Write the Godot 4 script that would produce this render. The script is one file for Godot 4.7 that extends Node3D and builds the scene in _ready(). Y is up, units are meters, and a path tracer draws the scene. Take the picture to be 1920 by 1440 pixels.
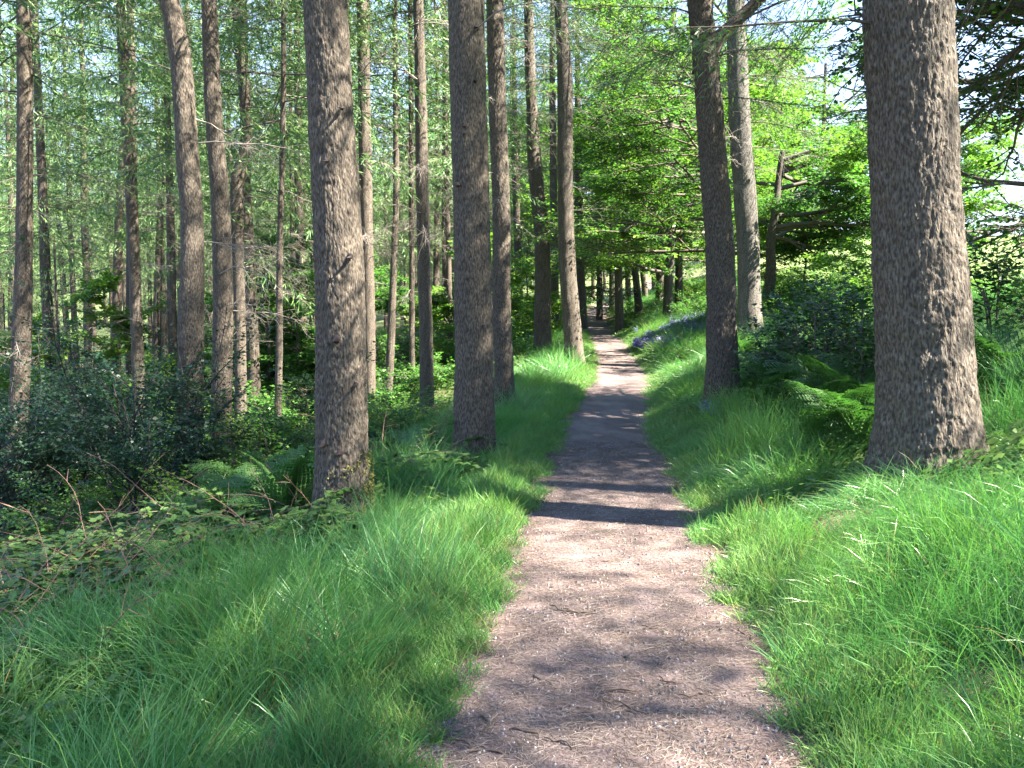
extends Node3D

# ------------------------------------------------------------------ camera numbers
const FPX := 1617.0          # focal length in pixels of the 1920 x 1440 photograph
const EYE := Vector3(0, 1.6, 0)
const PITCH := -4.244
var cam_basis := Basis(Vector3.RIGHT, deg_to_rad(PITCH))

# ------------------------------------------------------------------ mesh builder
class MB:
	var v := PackedVector3Array()
	var n := PackedVector3Array()
	var c := PackedColorArray()
	var u := PackedVector2Array()
	var ix := PackedInt32Array()

	func leaf(base: Vector3, dir: Vector3, side: Vector3, ln: float, wd: float, fold: float, col: Color) -> void:
		var k := v.size()
		var nm := dir.cross(side).normalized()
		var m := base + dir * ln * 0.45
		v.append(base); v.append(m + side * wd * 0.5 + nm * fold * wd); v.append(base + dir * ln - nm * fold * wd * 0.5); v.append(m - side * wd * 0.5 + nm * fold * wd)
		for q in 4:
			n.append(nm); c.append(col); u.append(Vector2.ZERO)
		ix.append_array(PackedInt32Array([k, k + 1, k + 2, k, k + 2, k + 3]))

	func leaf6(base: Vector3, dir: Vector3, side: Vector3, ln: float, wd: float, fold: float, col: Color) -> void:
		# a fuller leaf: base, two shoulders each side, tip
		var k := v.size()
		var nm := dir.cross(side).normalized()
		var a := base + dir * ln * 0.25
		var b := base + dir * ln * 0.65
		v.append(base)
		v.append(a + side * wd * 0.42 + nm * fold * wd); v.append(b + side * wd * 0.46 + nm * fold * wd * 0.6)
		v.append(base + dir * ln - nm * fold * wd)
		v.append(b - side * wd * 0.46 + nm * fold * wd * 0.6); v.append(a - side * wd * 0.42 + nm * fold * wd)
		for q in 6:
			n.append(nm); c.append(col); u.append(Vector2.ZERO)
		ix.append_array(PackedInt32Array([k, k + 1, k + 2, k, k + 2, k + 3, k, k + 3, k + 4, k, k + 4, k + 5]))

	func tube(p: PackedVector3Array, r: PackedFloat32Array, sides: int, col: Color) -> void:
		var k := v.size()
		var cnt := p.size()
		for i in cnt:
			var t := (p[mini(i + 1, cnt - 1)] - p[maxi(i - 1, 0)]).normalized()
			var a := t.cross(Vector3(0.31, 0.17, 0.93)).normalized()
			var b := t.cross(a)
			for s in sides:
				var w := TAU * s / sides
				var d := a * cos(w) + b * sin(w)
				v.append(p[i] + d * r[i]); n.append(d); c.append(col); u.append(Vector2(float(s) / sides, i))
		for i in cnt - 1:
			for s in sides:
				var s2 := (s + 1) % sides
				var q0 := k + i * sides + s
				var q1 := k + i * sides + s2
				ix.append_array(PackedInt32Array([q0, q0 + sides, q1, q1, q0 + sides, q1 + sides]))

	func mesh(mat: Material) -> ArrayMesh:
		var a := []
		a.resize(Mesh.ARRAY_MAX)
		a[Mesh.ARRAY_VERTEX] = v
		a[Mesh.ARRAY_NORMAL] = n
		a[Mesh.ARRAY_COLOR] = c
		a[Mesh.ARRAY_TEX_UV] = u
		a[Mesh.ARRAY_INDEX] = ix
		var m := ArrayMesh.new()
		m.add_surface_from_arrays(Mesh.PRIMITIVE_TRIANGLES, a)
		m.surface_set_material(0, mat)
		return m

# ------------------------------------------------------------------ naming and tags
var taken := {}

func numbered(called: String) -> String:
	var k: int = taken.get(called, 0)
	taken[called] = k + 1
	return called if k == 0 else "%s_%03d" % [called, k]

func tag(o: Node3D, label := "", category := "", group := "", kind := "") -> Node3D:
	if label: o.set_meta("label", label)
	if category: o.set_meta("category", category)
	if group: o.set_meta("group", group)
	if kind: o.set_meta("kind", kind)
	return o

func thing(called: String, label: String, category: String, at: Vector3, group := "", kind := "") -> Node3D:
	var o := Node3D.new()
	o.name = numbered(called)
	add_child(o)
	o.position = at
	return tag(o, label, category, group, kind)

func part(parent: Node3D, called: String, m: Mesh, xf := Transform3D()) -> MeshInstance3D:
	var o := MeshInstance3D.new()
	o.name = called
	o.mesh = m
	o.transform = xf
	parent.add_child(o, true)
	return o

# ------------------------------------------------------------------ terrain
# along the path: distance ahead of the camera, sideways place of its middle, height
const PATH := [[-40.0, -2.6, -0.4], [-12.0, -0.75, -0.05], [0.0, 0.05, 0.0], [3.08, 0.37, 0.0], [6.0, 0.72, 0.0], [9.5, 1.08, 0.0], [12.9, 1.43, 0.0], [17.0, 2.05, 0.12], [21.3, 2.72, 0.28], [27.0, 3.2, 0.5], [33.5, 3.65, 0.78], [42.0, 4.1, 1.2], [50.0, 4.7, 1.72], [65.0, 7.4, 2.75], [85.0, 13.5, 5.0], [130.0, 30.0, 14.0], [400.0, 120.0, 62.0]]
var nz := FastNoiseLite.new()
var nz2 := FastNoiseLite.new()

func path_at(d: float) -> Vector2:
	var k := 0
	while k < PATH.size() - 2 and PATH[k + 1][0] < d:
		k += 1
	var a = PATH[k]
	var b = PATH[k + 1]
	var p = PATH[maxi(k - 1, 0)]
	var q = PATH[mini(k + 2, PATH.size() - 1)]
	var w: float = b[0] - a[0]
	var t := clampf((d - a[0]) / w, 0.0, 1.0)
	var r := Vector2()
	for j in 2:
		var m0: float = (b[j + 1] - p[j + 1]) / maxf(b[0] - p[0], 0.01) * w
		var m1: float = (q[j + 1] - a[j + 1]) / maxf(q[0] - a[0], 0.01) * w
		var t2 := t * t
		var t3 := t2 * t
		r[j] = (2 * t3 - 3 * t2 + 1) * a[j + 1] + (t3 - 2 * t2 + t) * m0 + (-2 * t3 + 3 * t2) * b[j + 1] + (t3 - t2) * m1
	return r

func ramp(x: float, a: float, b: float) -> float:
	return clampf((x - a) / (b - a), 0.0, 1.0)

func seg(x: float, a: float, b: float, slope: float) -> float:
	return slope * clampf(x - a, 0.0, b - a)

func height(x: float, z: float) -> float:
	var d := -z
	var p := path_at(d)
	var s := x - p.x
	var h := p.y
	var out := absf(s) - 0.72
	if s < 0.0:
		var far := ramp(d, 46.0, 80.0)
		var drop := seg(out, 0.45, 1.6, 0.12) + seg(out, 1.6, 8.0, 0.27) + seg(out, 8.0, 45.0, 0.05)
		h += -drop * (1.0 - far * 1.25 * ramp(-out, -26.0, -2.0)) + 0.05 * smoothstep(0.0, 0.35, out)
	else:
		h += 0.07 * smoothstep(0.0, 0.3, out) + seg(out, 0.25, 5.0, 0.28) + seg(out, 5.0, 30.0, 0.15) + seg(out, 30.0, 80.0, 0.04) - maxf(0.0, p.y - 3.5) * 0.85 * ramp(s, 8.0, 40.0)
	if out > 0.0:
		var k := clampf(out, 0.0, 1.0)
		h += k * (nz.get_noise_2d(x * 7.0, z * 7.0) * 0.14 + nz.get_noise_2d(x * 1.6, z * 1.6) * 0.3 * ramp(out, 0.5, 6.0))
	h += nz2.get_noise_2d(x * 6.0, z * 6.0) * 0.02
	return h

func ray(px: float, py: float) -> Vector3:
	return (cam_basis * Vector3((px - 960.0) / FPX, -(py - 720.0) / FPX, -1.0))

func ground_at(px: float, py: float) -> Vector3:
	var r := ray(px, py)
	var t := 1.0
	while t < 200.0:
		var q := EYE + r * t
		if q.y < height(q.x, q.z):
			return q
		t += 0.02 + t * 0.002
	return EYE + r * 60.0

func at_depth(px: float, py: float, z: float) -> Vector3:
	var r := ray(px, py)
	return EYE + r * (z / r.z)

# ------------------------------------------------------------------ materials
var M := {}

func lin(r: float, g: float, b: float) -> Color:
	return Color(r, g, b).linear_to_srgb()

func noise_tex(size: int, freq: float, kind: int, octaves: int, ramp_cols: Array, ramp_at: Array, sd: int) -> NoiseTexture2D:
	var f := FastNoiseLite.new()
	f.noise_type = kind
	f.frequency = freq
	f.fractal_octaves = octaves
	f.seed = sd
	var t := NoiseTexture2D.new()
	t.width = size
	t.height = size
	t.seamless = true
	t.normalize = true
	t.noise = f
	if ramp_cols:
		var g := Gradient.new()
		g.offsets = PackedFloat32Array(ramp_at)
		g.colors = PackedColorArray(ramp_cols)
		t.color_ramp = g
	return t

func leafmat(called: String, through: float, rough: float) -> StandardMaterial3D:
	var m := StandardMaterial3D.new()
	m.resource_name = called
	m.vertex_color_use_as_albedo = true
	m.roughness = rough
	m.cull_mode = BaseMaterial3D.CULL_DISABLED
	m.backlight_enabled = true
	m.backlight = lin(through * 0.75, through, through * 0.5)
	return m

func materials() -> void:
	M.grass = leafmat("grass", 0.8, 0.33)
	M.needle = leafmat("needles", 0.5, 0.55)
	M.leaf = leafmat("leaves", 1.0, 0.42)
	M.fern = leafmat("fern", 0.8, 0.5)
	M.petal = leafmat("petals", 0.6, 0.6)
	var tw := StandardMaterial3D.new()
	tw.vertex_color_use_as_albedo = true
	tw.roughness = 0.85
	M.twig = tw
	# bark: grain and flakes
	var b := StandardMaterial3D.new()
	b.resource_name = "bark"
	b.vertex_color_use_as_albedo = true
	b.roughness = 0.9
	b.albedo_texture = noise_tex(512, 0.04, FastNoiseLite.TYPE_SIMPLEX, 5, [lin(0.3, 0.28, 0.27), lin(0.72, 0.7, 0.68), lin(1, 1, 1)], [0.2, 0.5, 0.8], 3)
	b.heightmap_enabled = true
	var hb := noise_tex(512, 0.022, FastNoiseLite.TYPE_SIMPLEX, 5, [], [], 8)
	hb.noise.fractal_type = FastNoiseLite.FRACTAL_RIDGED
	b.heightmap_texture = hb
	b.heightmap_scale = 0.7
	b.uv1_scale = Vector3(1, 1, 1)
	M.bark = b
	# trodden earth of the path
	var e := StandardMaterial3D.new()
	e.resource_name = "path_earth"
	e.vertex_color_use_as_albedo = true
	e.roughness = 0.95
	e.uv1_triplanar = true
	e.uv1_world_triplanar = true
	e.uv1_scale = Vector3(0.55, 0.55, 0.55)
	e.albedo_texture = noise_tex(1024, 0.06, FastNoiseLite.TYPE_SIMPLEX, 5, [lin(0.45, 0.42, 0.42), lin(0.72, 0.69, 0.68), lin(0.82, 0.8, 0.78), lin(1, 1, 1)], [0.2, 0.45, 0.6, 0.85], 5)
	e.heightmap_enabled = true
	e.heightmap_texture = noise_tex(1024, 0.09, FastNoiseLite.TYPE_SIMPLEX, 4, [], [], 15)
	e.heightmap_scale = 0.55
	M.earth = e
	var g := e.duplicate()
	g.resource_name = "woodland_floor"
	M.floor = g

# ------------------------------------------------------------------ trunks
const BARK := Color(0.105, 0.085, 0.064)          # conifer bark
const SMOOTH_BARK := Color(0.13, 0.122, 0.108)    # the one smooth grey stem
var cell := FastNoiseLite.new()
var bn := FastNoiseLite.new()
var cn := FastNoiseLite.new()

func trunk_mesh(p: PackedVector3Array, r: PackedFloat32Array, sides: int, rows: int, o: Dictionary) -> ArrayMesh:
	# p bottom to top, in the tree's own axes; o: depth of the bark, plate size, stretch, seed, tint, moss
	var mb := MB.new()
	var total := 0.0
	var acc := PackedFloat32Array([0.0])
	for i in range(1, p.size()):
		total += p[i].distance_to(p[i - 1])
		acc.append(total)
	var dep: float = o.get("depth", 0.008)
	var fx: float = o.get("fx", 14.0)
	var fy: float = o.get("fy", 5.0)
	var off: float = o.get("seed", 0) * 17.3
	var tint: Color = o.get("tint", BARK)
	var flare: float = o.get("flare", 0.3)
	var fine: float = o.get("fine", 0.0)       # height to which rows lie dense
	var turns := roundf(maxf(1.0, r[1] * TAU / 0.5))
	var pos := PackedVector3Array()
	for j in rows + 1:
		var f := float(j) / rows
		var y := total * f
		if fine > 0.0:
			y = fine * f / 0.88 if f < 0.88 else fine + (total - fine) * (f - 0.88) / 0.12
		var k := 0
		while k < p.size() - 2 and acc[k + 1] < y:
			k += 1
		var t := clampf((y - acc[k]) / maxf(acc[k + 1] - acc[k], 0.001), 0, 1)
		var k0 := maxi(k - 1, 0)
		var k3 := mini(k + 2, p.size() - 1)
		var ce := p[k].cubic_interpolate_in_time(p[k + 1], p[k0], p[k3], t, acc[k + 1] - acc[k], acc[k0] - acc[k] - (0.1 if k0 == k else 0.0), acc[k3] - acc[k] + (0.1 if k3 == k + 1 else 0.0))
		var ra := lerpf(r[k], r[k + 1], t)
		ra *= 1.0 + 0.03 * nz2.get_noise_2d(y * 40.0 + off * 9.0, off)
		for s in sides + 1:
			var w := TAU * (s % sides) / sides
			var cx := cos(w)
			var cz := sin(w)
			var qx := cx * ra
			var qz := cz * ra
			var warp := bn.get_noise_3d(qx * 8.0 + off, y * 5.0, qz * 8.0) * 0.6
			var pl := cell.get_noise_3d(qx * fx + off + warp, y * fy + warp, qz * fx) + 1.0
			var plate := smoothstep(0.02, o.get("crisp", 0.3), pl)
			var bump := bn.get_noise_3d(qx * 34.0 + off, y * 11.0, qz * 34.0)
			var fl := flare * exp(-maxf(y - 0.25, 0.0) / 0.32) * (0.75 + 0.35 * sin(w * 3.0 + off) + 0.25 * sin(w * 5.0 + off * 2.0))
			var big := bn.get_noise_3d(qx * 3.0 + off, y * 1.2, qz * 3.0) * 0.05
			var rr := ra * (1.0 + fl + big) + dep * (plate - 0.5) + dep * 0.45 * bump
			pos.append(ce + Vector3(cx * rr, 0, cz * rr))
			# colour: weathered patches, lichen, algae
			var a := cn.get_noise_3d(qx * 9.0 + off, y * 4.0, qz * 9.0)
			var l := cn.get_noise_3d(qx * 36.0 - off, y * 16.0 + 40.0, qz * 36.0)
			var col := tint * (1.0 + 0.28 * a)
			col = col.lerp(Color(0.18, 0.165, 0.14), clampf((l - 0.18) * 2.6, 0.0, 0.5))
			col = col.lerp(Color(0.045, 0.03, 0.024), clampf((-l - 0.16) * 2.4, 0.0, 0.6))
			mb.c.append(Color(col.r, col.g, col.b))
			mb.u.append(Vector2(turns * s / sides, y / 1.5))
	var wd := sides + 1
	for j in rows + 1:
		for s in wd:
			var sl := s - 1 if s > 0 else sides - 1
			var sr := s + 1 if s < sides else 1
			var du := pos[j * wd + sr] - pos[j * wd + sl]
			var dv := pos[mini(j + 1, rows) * wd + s] - pos[maxi(j - 1, 0) * wd + s]
			mb.n.append(dv.cross(du).normalized())
	mb.v = pos
	for j in rows:
		for s in sides:
			var a := j * wd + s
			mb.ix.append_array(PackedInt32Array([a, a + 1, a + wd, a + 1, a + wd + 1, a + wd]))
	return mb.mesh(M.bark)

# ------------------------------------------------------------------ conifer pieces
func jit(g: RandomNumberGenerator, k: float) -> Vector3:
	return Vector3(g.randf_range(-k, k), g.randf_range(-k, k), g.randf_range(-k, k))

func needle_col(g: RandomNumberGenerator) -> Color:
	var k := g.randf_range(0.75, 1.3)
	return Color(0.07, 0.16, 0.052).lerp(Color(0.125, 0.215, 0.055), g.randf()) * k

# one spray: a drooping stem along +x with side twigs and needle tufts
func spray(mb: MB, g: RandomNumberGenerator, xf: Transform3D, ln: float, sec: int, tufts: int, tl: float, tw: float, alive: float, sides: int) -> void:
	var p := PackedVector3Array()
	var r := PackedFloat32Array()
	var sag := g.randf_range(0.12, 0.42)
	var bend := g.randf_range(-0.2, 0.2)
	for i in 6:
		var t := i / 5.0
		p.append(xf * Vector3(ln * t, -sag * ln * t * t + 0.1 * ln * t * t * t + g.randf_range(-0.02, 0.02) * ln, bend * ln * t * t))
		r.append(lerpf(0.012, 0.002, t) * (0.6 + ln * 0.3))
	var bark := Color(0.12, 0.095, 0.075) * g.randf_range(0.7, 1.2)
	mb.tube(p, r, sides, bark)
	for k in sec:
		var t := 0.12 + 0.88 * (k + g.randf()) / sec
		var fi := t * 5.0
		var i0 := mini(int(fi), 4)
		var o := p[i0].lerp(p[i0 + 1], fi - i0)
		var ax := (p[i0 + 1] - p[i0]).normalized()
		var sd := 1.0 if k % 2 else -1.0
		var lat := ax.cross(Vector3.UP).normalized() * sd
		var dir := (ax * g.randf_range(0.35, 0.8) + lat * g.randf_range(0.5, 1.0) + Vector3(0, g.randf_range(-0.75, 0.1), 0)).normalized()
		var sl := ln * 0.34 * (1.0 - 0.75 * absf(t - 0.35)) * g.randf_range(0.5, 1.15)
		var e := o + dir * sl + Vector3(0, -sl * 0.15, 0)
		if sides > 3:
			mb.tube(PackedVector3Array([o, o.lerp(e, 0.5) + jit(g, sl * 0.06), e]), PackedFloat32Array([0.0035, 0.0025, 0.0012]), 3, bark)
		else:
			mb.leaf(o, (e - o).normalized(), dir.cross(jit(g, 1.0)).normalized(), o.distance_to(e), 0.007, 0.0, bark)
		if g.randf() > alive:
			for q in 3:
				var a := o.lerp(e, g.randf_range(0.3, 0.9))
				mb.tube(PackedVector3Array([a, a + (dir + jit(g, 0.8)).normalized() * sl * g.randf_range(0.2, 0.5)]), PackedFloat32Array([0.002, 0.001]), 3, Color(0.2, 0.175, 0.15))
			continue
		var col := needle_col(g)
		for q in tufts:
			var a := o.lerp(e, (q + g.randf()) / tufts)
			var d := (dir + jit(g, 0.75) + Vector3(0, -0.2, 0)).normalized()
			var si := d.cross(jit(g, 1.0)).normalized()
			mb.leaf(a, d, si, tl * g.randf_range(0.6, 1.3), tw * g.randf_range(0.7, 1.2), 0.1, col * g.randf_range(0.85, 1.15))

func dead_branch_mesh(g: RandomNumberGenerator, ln: float, col: Color) -> ArrayMesh:
	var mb := MB.new()
	var p := PackedVector3Array()
	var r := PackedFloat32Array()
	var q := Vector3.ZERO
	var d := Vector3(1, g.randf_range(-0.1, 0.25), 0).normalized()
	for i in 7:
		p.append(q)
		r.append(lerpf(0.011, 0.002, i / 6.0))
		d = (d + jit(g, 0.22) + Vector3(0, -0.05, 0)).normalized()
		q += d * ln / 6.0
	mb.tube(p, r, 5, col)
	for k in int(ln * 12):
		var t := g.randf_range(0.15, 1.0)
		var i0 := mini(int(t * 6), 5)
		var o := p[i0].lerp(p[i0 + 1], t * 6 - i0)
		var dd := ((p[i0 + 1] - p[i0]).normalized() * 0.7 + jit(g, 0.9)).normalized()
		var l2 := ln * g.randf_range(0.12, 0.38)
		var m := o + dd * l2 * 0.5 + jit(g, l2 * 0.1)
		var e := m + (dd + jit(g, 0.4) + Vector3(0, -0.2, 0)).normalized() * l2 * 0.5
		mb.tube(PackedVector3Array([o, m, e]), PackedFloat32Array([0.004, 0.003, 0.0015]), 3, col * g.randf_range(0.85, 1.15))
		for w in 3:
			var a := m.lerp(e, g.randf())
			mb.tube(PackedVector3Array([a, a + (dd + jit(g, 0.9)).normalized() * l2 * g.randf_range(0.2, 0.5)]), PackedFloat32Array([0.0022, 0.001]), 3, col)
	return mb.mesh(M.twig)

func crown_mesh(sd: int, ln: float, rad: float, density: float, coarse := 1.0) -> ArrayMesh:
	# a thin spruce crown: whorls of drooping sprays round the y axis from 0 to ln
	var g := RandomNumberGenerator.new()
	g.seed = sd
	var mb := MB.new()
	var y := 0.0
	while y < ln:
		var f := y / ln
		var nb := 4 if f < 0.3 else 5
		for b in nb:
			if g.randf() > density * (0.55 + 0.45 * minf(1.0, f * 4.0)):
				continue
			var w := TAU * (b + g.randf_range(-0.3, 0.3)) / nb + y * 2.4
			var l := rad * (1.05 - pow(f, 1.3)) * g.randf_range(0.65, 1.15) + 0.25
			var xf := Transform3D(Basis(Vector3.UP, w) * Basis(Vector3.BACK, lerpf(-0.05, 0.5, f) + g.randf_range(-0.15, 0.15)), Vector3(0, y + g.randf_range(-0.15, 0.15), 0))
			spray(mb, g, xf, l, int((8 + l * 6.5) / coarse), int((6 + l * 1.6) / sqrt(coarse)), 0.16 * coarse, 0.03 * (1.0 if coarse == 1.0 else 0.85 * sqrt(coarse)), 0.95, 3)
		y += lerpf(0.5, 0.4, f)
	return mb.mesh(M.needle)

# ------------------------------------------------------------------ broadleaf pieces
func grow(mb: MB, lf: MB, g: RandomNumberGenerator, p0: Vector3, d0: Vector3, ln: float, r0: float, level: int, o: Dictionary) -> void:
	var p := PackedVector3Array()
	var r := PackedFloat32Array()
	var q := p0
	var d := d0
	var n := 4 if level > 1 else 3 if level == 1 else 2
	for i in n + 1:
		p.append(q)
		r.append(lerpf(r0, r0 * 0.45, float(i) / n))
		d = (d + jit(g, o.crook) + Vector3(0, o.lift, 0)).normalized()
		q += d * ln / n
	if level > 0 or o.full:
		mb.tube(p, r, 6 if level >= 2 else 3, o.bark * g.randf_range(0.85, 1.15))
	else:
		mb.leaf(p0, (p[-1] - p0).normalized(), d0.cross(jit(g, 1.0)).normalized(), p0.distance_to(p[-1]), maxf(r0 * 1.5, 0.005), 0.0, o.bark)
	if level == 0:
		var cnt: int = o.leaves
		var col: Color = o.cols[g.randi() % o.cols.size()]
		for k in cnt:
			var t := (k + g.randf()) / cnt
			var i0 := mini(int(t * n), n - 1)
			var at := p[i0].lerp(p[i0 + 1], t * n - i0)
			var ax := (p[i0 + 1] - p[i0]).normalized()
			var lat := ax.cross(Vector3.UP).normalized() * (1.0 if k % 2 else -1.0)
			var dd := (ax * 0.5 + lat * 0.9 + jit(g, 0.45) + Vector3(0, -0.25, 0)).normalized()
			var up := (Vector3.UP + jit(g, o.tilt)).normalized()
			var si := dd.cross(up).normalized()
			var sz: float = o.size * g.randf_range(0.6, 1.2)
			if o.full:
				lf.leaf6(at + dd * sz * 0.3, dd, si, sz, sz * o.wide, 0.12, col * g.randf_range(0.8, 1.2))
			else:
				lf.leaf(at + dd * sz * 0.3, dd, si, sz, sz * o.wide, 0.12, col * g.randf_range(0.8, 1.2))
		return
	var kids: int = o.kids[level]
	for k in kids:
		var t := 0.25 + 0.75 * (k + g.randf()) / kids
		var i0 := mini(int(t * n), n - 1)
		var at := p[i0].lerp(p[i0 + 1], clampf(t * n - i0, 0, 1))
		var ax := (p[i0 + 1] - p[i0]).normalized()
		var lat := ax.cross(Vector3.UP)
		if lat.length() < 0.2:
			lat = Vector3(1, 0, 0).rotated(Vector3.UP, g.randf() * TAU)
		lat = lat.normalized() * (1.0 if k % 2 else -1.0)
		var dd: Vector3 = (ax * g.randf_range(0.5, 0.9) + lat * g.randf_range(0.5, 1.0) + Vector3(0, g.randf_range(-o.spread, o.spread), 0)).normalized()
		grow(mb, lf, g, at, dd, ln * g.randf_range(0.4, 0.62), r0 * 0.5, level - 1, o)

const SYC := [Color(0.09, 0.205, 0.042), Color(0.108, 0.235, 0.046), Color(0.075, 0.17, 0.04)]
const LIME := [Color(0.14, 0.25, 0.036), Color(0.115, 0.24, 0.042), Color(0.17, 0.27, 0.036)]
const DARKL := [Color(0.045, 0.095, 0.03), Color(0.055, 0.115, 0.03), Color(0.035, 0.08, 0.03)]
const HOLLY := [Color(0.022, 0.06, 0.035), Color(0.028, 0.07, 0.04), Color(0.04, 0.085, 0.045)]

func kind_of(cols: Array, size: float, leaves: int, full := false) -> Dictionary:
	return {"crook": 0.16, "lift": 0.0, "bark": Color(0.085, 0.07, 0.055), "leaves": leaves, "cols": cols, "tilt": 0.6, "size": size, "wide": 0.75, "full": full, "kids": [0, 7, 6, 6, 5], "spread": 0.5}

# a shrub from several stems: returns [wood, leaves]
func shrub_meshes(sd: int, hgt: float, rad: float, stems: int, o: Dictionary, level := 2) -> Array:
	var g := RandomNumberGenerator.new()
	g.seed = sd
	var mb := MB.new()
	var lf := MB.new()
	for k in stems:
		var w := TAU * (k + g.randf()) / stems
		var out := g.randf_range(0.15, 1.0) * rad / hgt
		var d := Vector3(cos(w) * out, 1.0, sin(w) * out).normalized()
		grow(mb, lf, g, Vector3(cos(w), 0, sin(w)) * 0.08 - Vector3(0, 0.1, 0), d, hgt * g.randf_range(0.65, 1.05), 0.012 + hgt * 0.004, level, o)
	return [mb.mesh(M.twig), lf.mesh(M.leaf)]

# ------------------------------------------------------------------ fern
func frond_mesh(sd: int, ln: float, arch: float) -> ArrayMesh:
	var g := RandomNumberGenerator.new()
	g.seed = sd
	var mb := MB.new()
	var p := PackedVector3Array()
	var r := PackedFloat32Array()
	var a := 1.15
	var q := Vector3.ZERO
	for i in 13:
		p.append(q)
		r.append(lerpf(0.004, 0.001, i / 12.0))
		q += Vector3(cos(a), sin(a), g.randf_range(-0.04, 0.04)) * ln / 12.0
		a -= arch / 12.0 * (0.5 + i / 12.0)
	mb.tube(p, r, 3, Color(0.13, 0.16, 0.05))
	var col := Color(0.07, 0.16, 0.04)
	var n := 22
	for k in n:
		var t := 0.16 + 0.84 * k / n
		var i0 := mini(int(t * 12), 11)
		var o := p[i0].lerp(p[i0 + 1], t * 12 - i0)
		var ax := (p[i0 + 1] - p[i0]).normalized()
		var pl := ln * 0.27 * sin(PI * clampf(0.18 + 0.82 * t, 0, 1)) + 0.01
		for sd2 in [-1.0, 1.0]:
			var lat := Vector3(0, 0, sd2)
			var dir: Vector3 = (lat + ax * 0.35 + Vector3(0, g.randf_range(-0.25, 0.05), 0)).normalized()
			var m := 7
			for j in m:
				var u := float(j) / m
				var at := o + dir * pl * u - Vector3(0, pl * 0.15 * u * u, 0)
				var w := pl * 0.2 * (1.0 - u * 0.75)
				for s3 in [-1.0, 1.0]:
					var dd: Vector3 = (ax * s3 + dir * 0.55).normalized()
					mb.leaf(at, dd, dir.cross(ax).cross(dd).normalized(), w, pl / m * 0.95, 0.05, col * g.randf_range(0.85, 1.15))
	return mb.mesh(M.fern)

# ------------------------------------------------------------------ grass
func tuft_mesh(sd: int, blades: int, tall: float, spread: float, lean: Vector3, droop: float) -> ArrayMesh:
	var g := RandomNumberGenerator.new()
	g.seed = sd
	var mb := MB.new()
	for b in blades:
		var w := g.randf() * TAU
		var base := Vector3(cos(w), 0, sin(w)) * spread * sqrt(g.randf())
		var w2 := g.randf() * TAU
		var d := (Vector3(cos(w2), 0, sin(w2)) * g.randf_range(0.1, 1.0) + lean + Vector3(0, 1, 0)).normalized()
		var hgt := tall * g.randf_range(0.35, 1.15)
		var wd := g.randf_range(0.003, 0.0064)
		var fall := droop * g.randf_range(0.3, 1.6)
		var side := d.cross(Vector3(cos(w2 + 1.2), 0.2, sin(w2 + 1.2))).normalized()
		var straw := g.randf() < 0.045
		var col := Color(0.2, 0.17, 0.085) if straw else Color(0.1, 0.245, 0.085).lerp(Color(0.175, 0.33, 0.115), g.randf()) * g.randf_range(0.8, 1.2)
		var q := base
		var k := mb.v.size()
		var ns := 4
		for i in ns:
			var t := float(i) / ns
			var wt := wd * (1.0 - t * t * 0.85)
			var nm := side.cross(d).normalized()
			mb.v.append(q + side * wt * 0.5); mb.v.append(q - side * wt * 0.5)
			for e in 2:
				mb.n.append(nm); mb.c.append(col); mb.u.append(Vector2.ZERO)
			q += d * hgt / ns
			d = (d + Vector3(d.x, -0.15, d.z) * fall * (0.25 + t) + Vector3(0, -fall * 0.55 * t, 0)).normalized()
			side = side.rotated(d, g.randf_range(-0.25, 0.25))
		mb.v.append(q); mb.n.append(side.cross(d).normalized()); mb.c.append(col); mb.u.append(Vector2.ZERO)
		for i in ns - 1:
			var a := k + i * 2
			mb.ix.append_array(PackedInt32Array([a, a + 1, a + 2, a + 1, a + 3, a + 2]))
		var l := k + (ns - 1) * 2
		mb.ix.append_array(PackedInt32Array([l, l + 1, l + 2]))
	return mb.mesh(M.grass)

func scatter(parent: Node3D, called: String, m: Mesh, xfs: Array, cols: Array) -> void:
	if xfs.is_empty():
		return
	var mm := MultiMesh.new()
	mm.transform_format = MultiMesh.TRANSFORM_3D
	mm.use_colors = true
	mm.mesh = m
	mm.instance_count = xfs.size()
	for i in xfs.size():
		mm.set_instance_transform(i, xfs[i])
		mm.set_instance_color(i, cols[i])
	var o := MultiMeshInstance3D.new()
	o.name = called
	o.multimesh = mm
	o.set_meta("kind", "stuff")
	parent.add_child(o, true)

# ------------------------------------------------------------------ trees in view
var crowns := []
var far_crowns := []
var sprays := []
var deads := []

func dress(t: Node3D, g: RandomNumberGenerator, top: Vector3, green: Array, dead: Array, low: float) -> void:
	# green: [height, turn, size] of living sprays; dead: how many dead branches between two heights
	for e in green:
		part(t, "branch", sprays[g.randi() % sprays.size()], Transform3D(Basis(Vector3.UP, deg_to_rad(e[1])).scaled(Vector3.ONE * e[2]), top * (e[0] / top.y)))
	for k in dead[0]:
		var y := g.randf_range(dead[1], dead[2])
		part(t, "dead_branch", deads[g.randi() % deads.size()], Transform3D(Basis(Vector3.UP, g.randf() * TAU).scaled(Vector3.ONE * g.randf_range(0.5, 1.1)), top * (y / top.y)))

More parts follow.
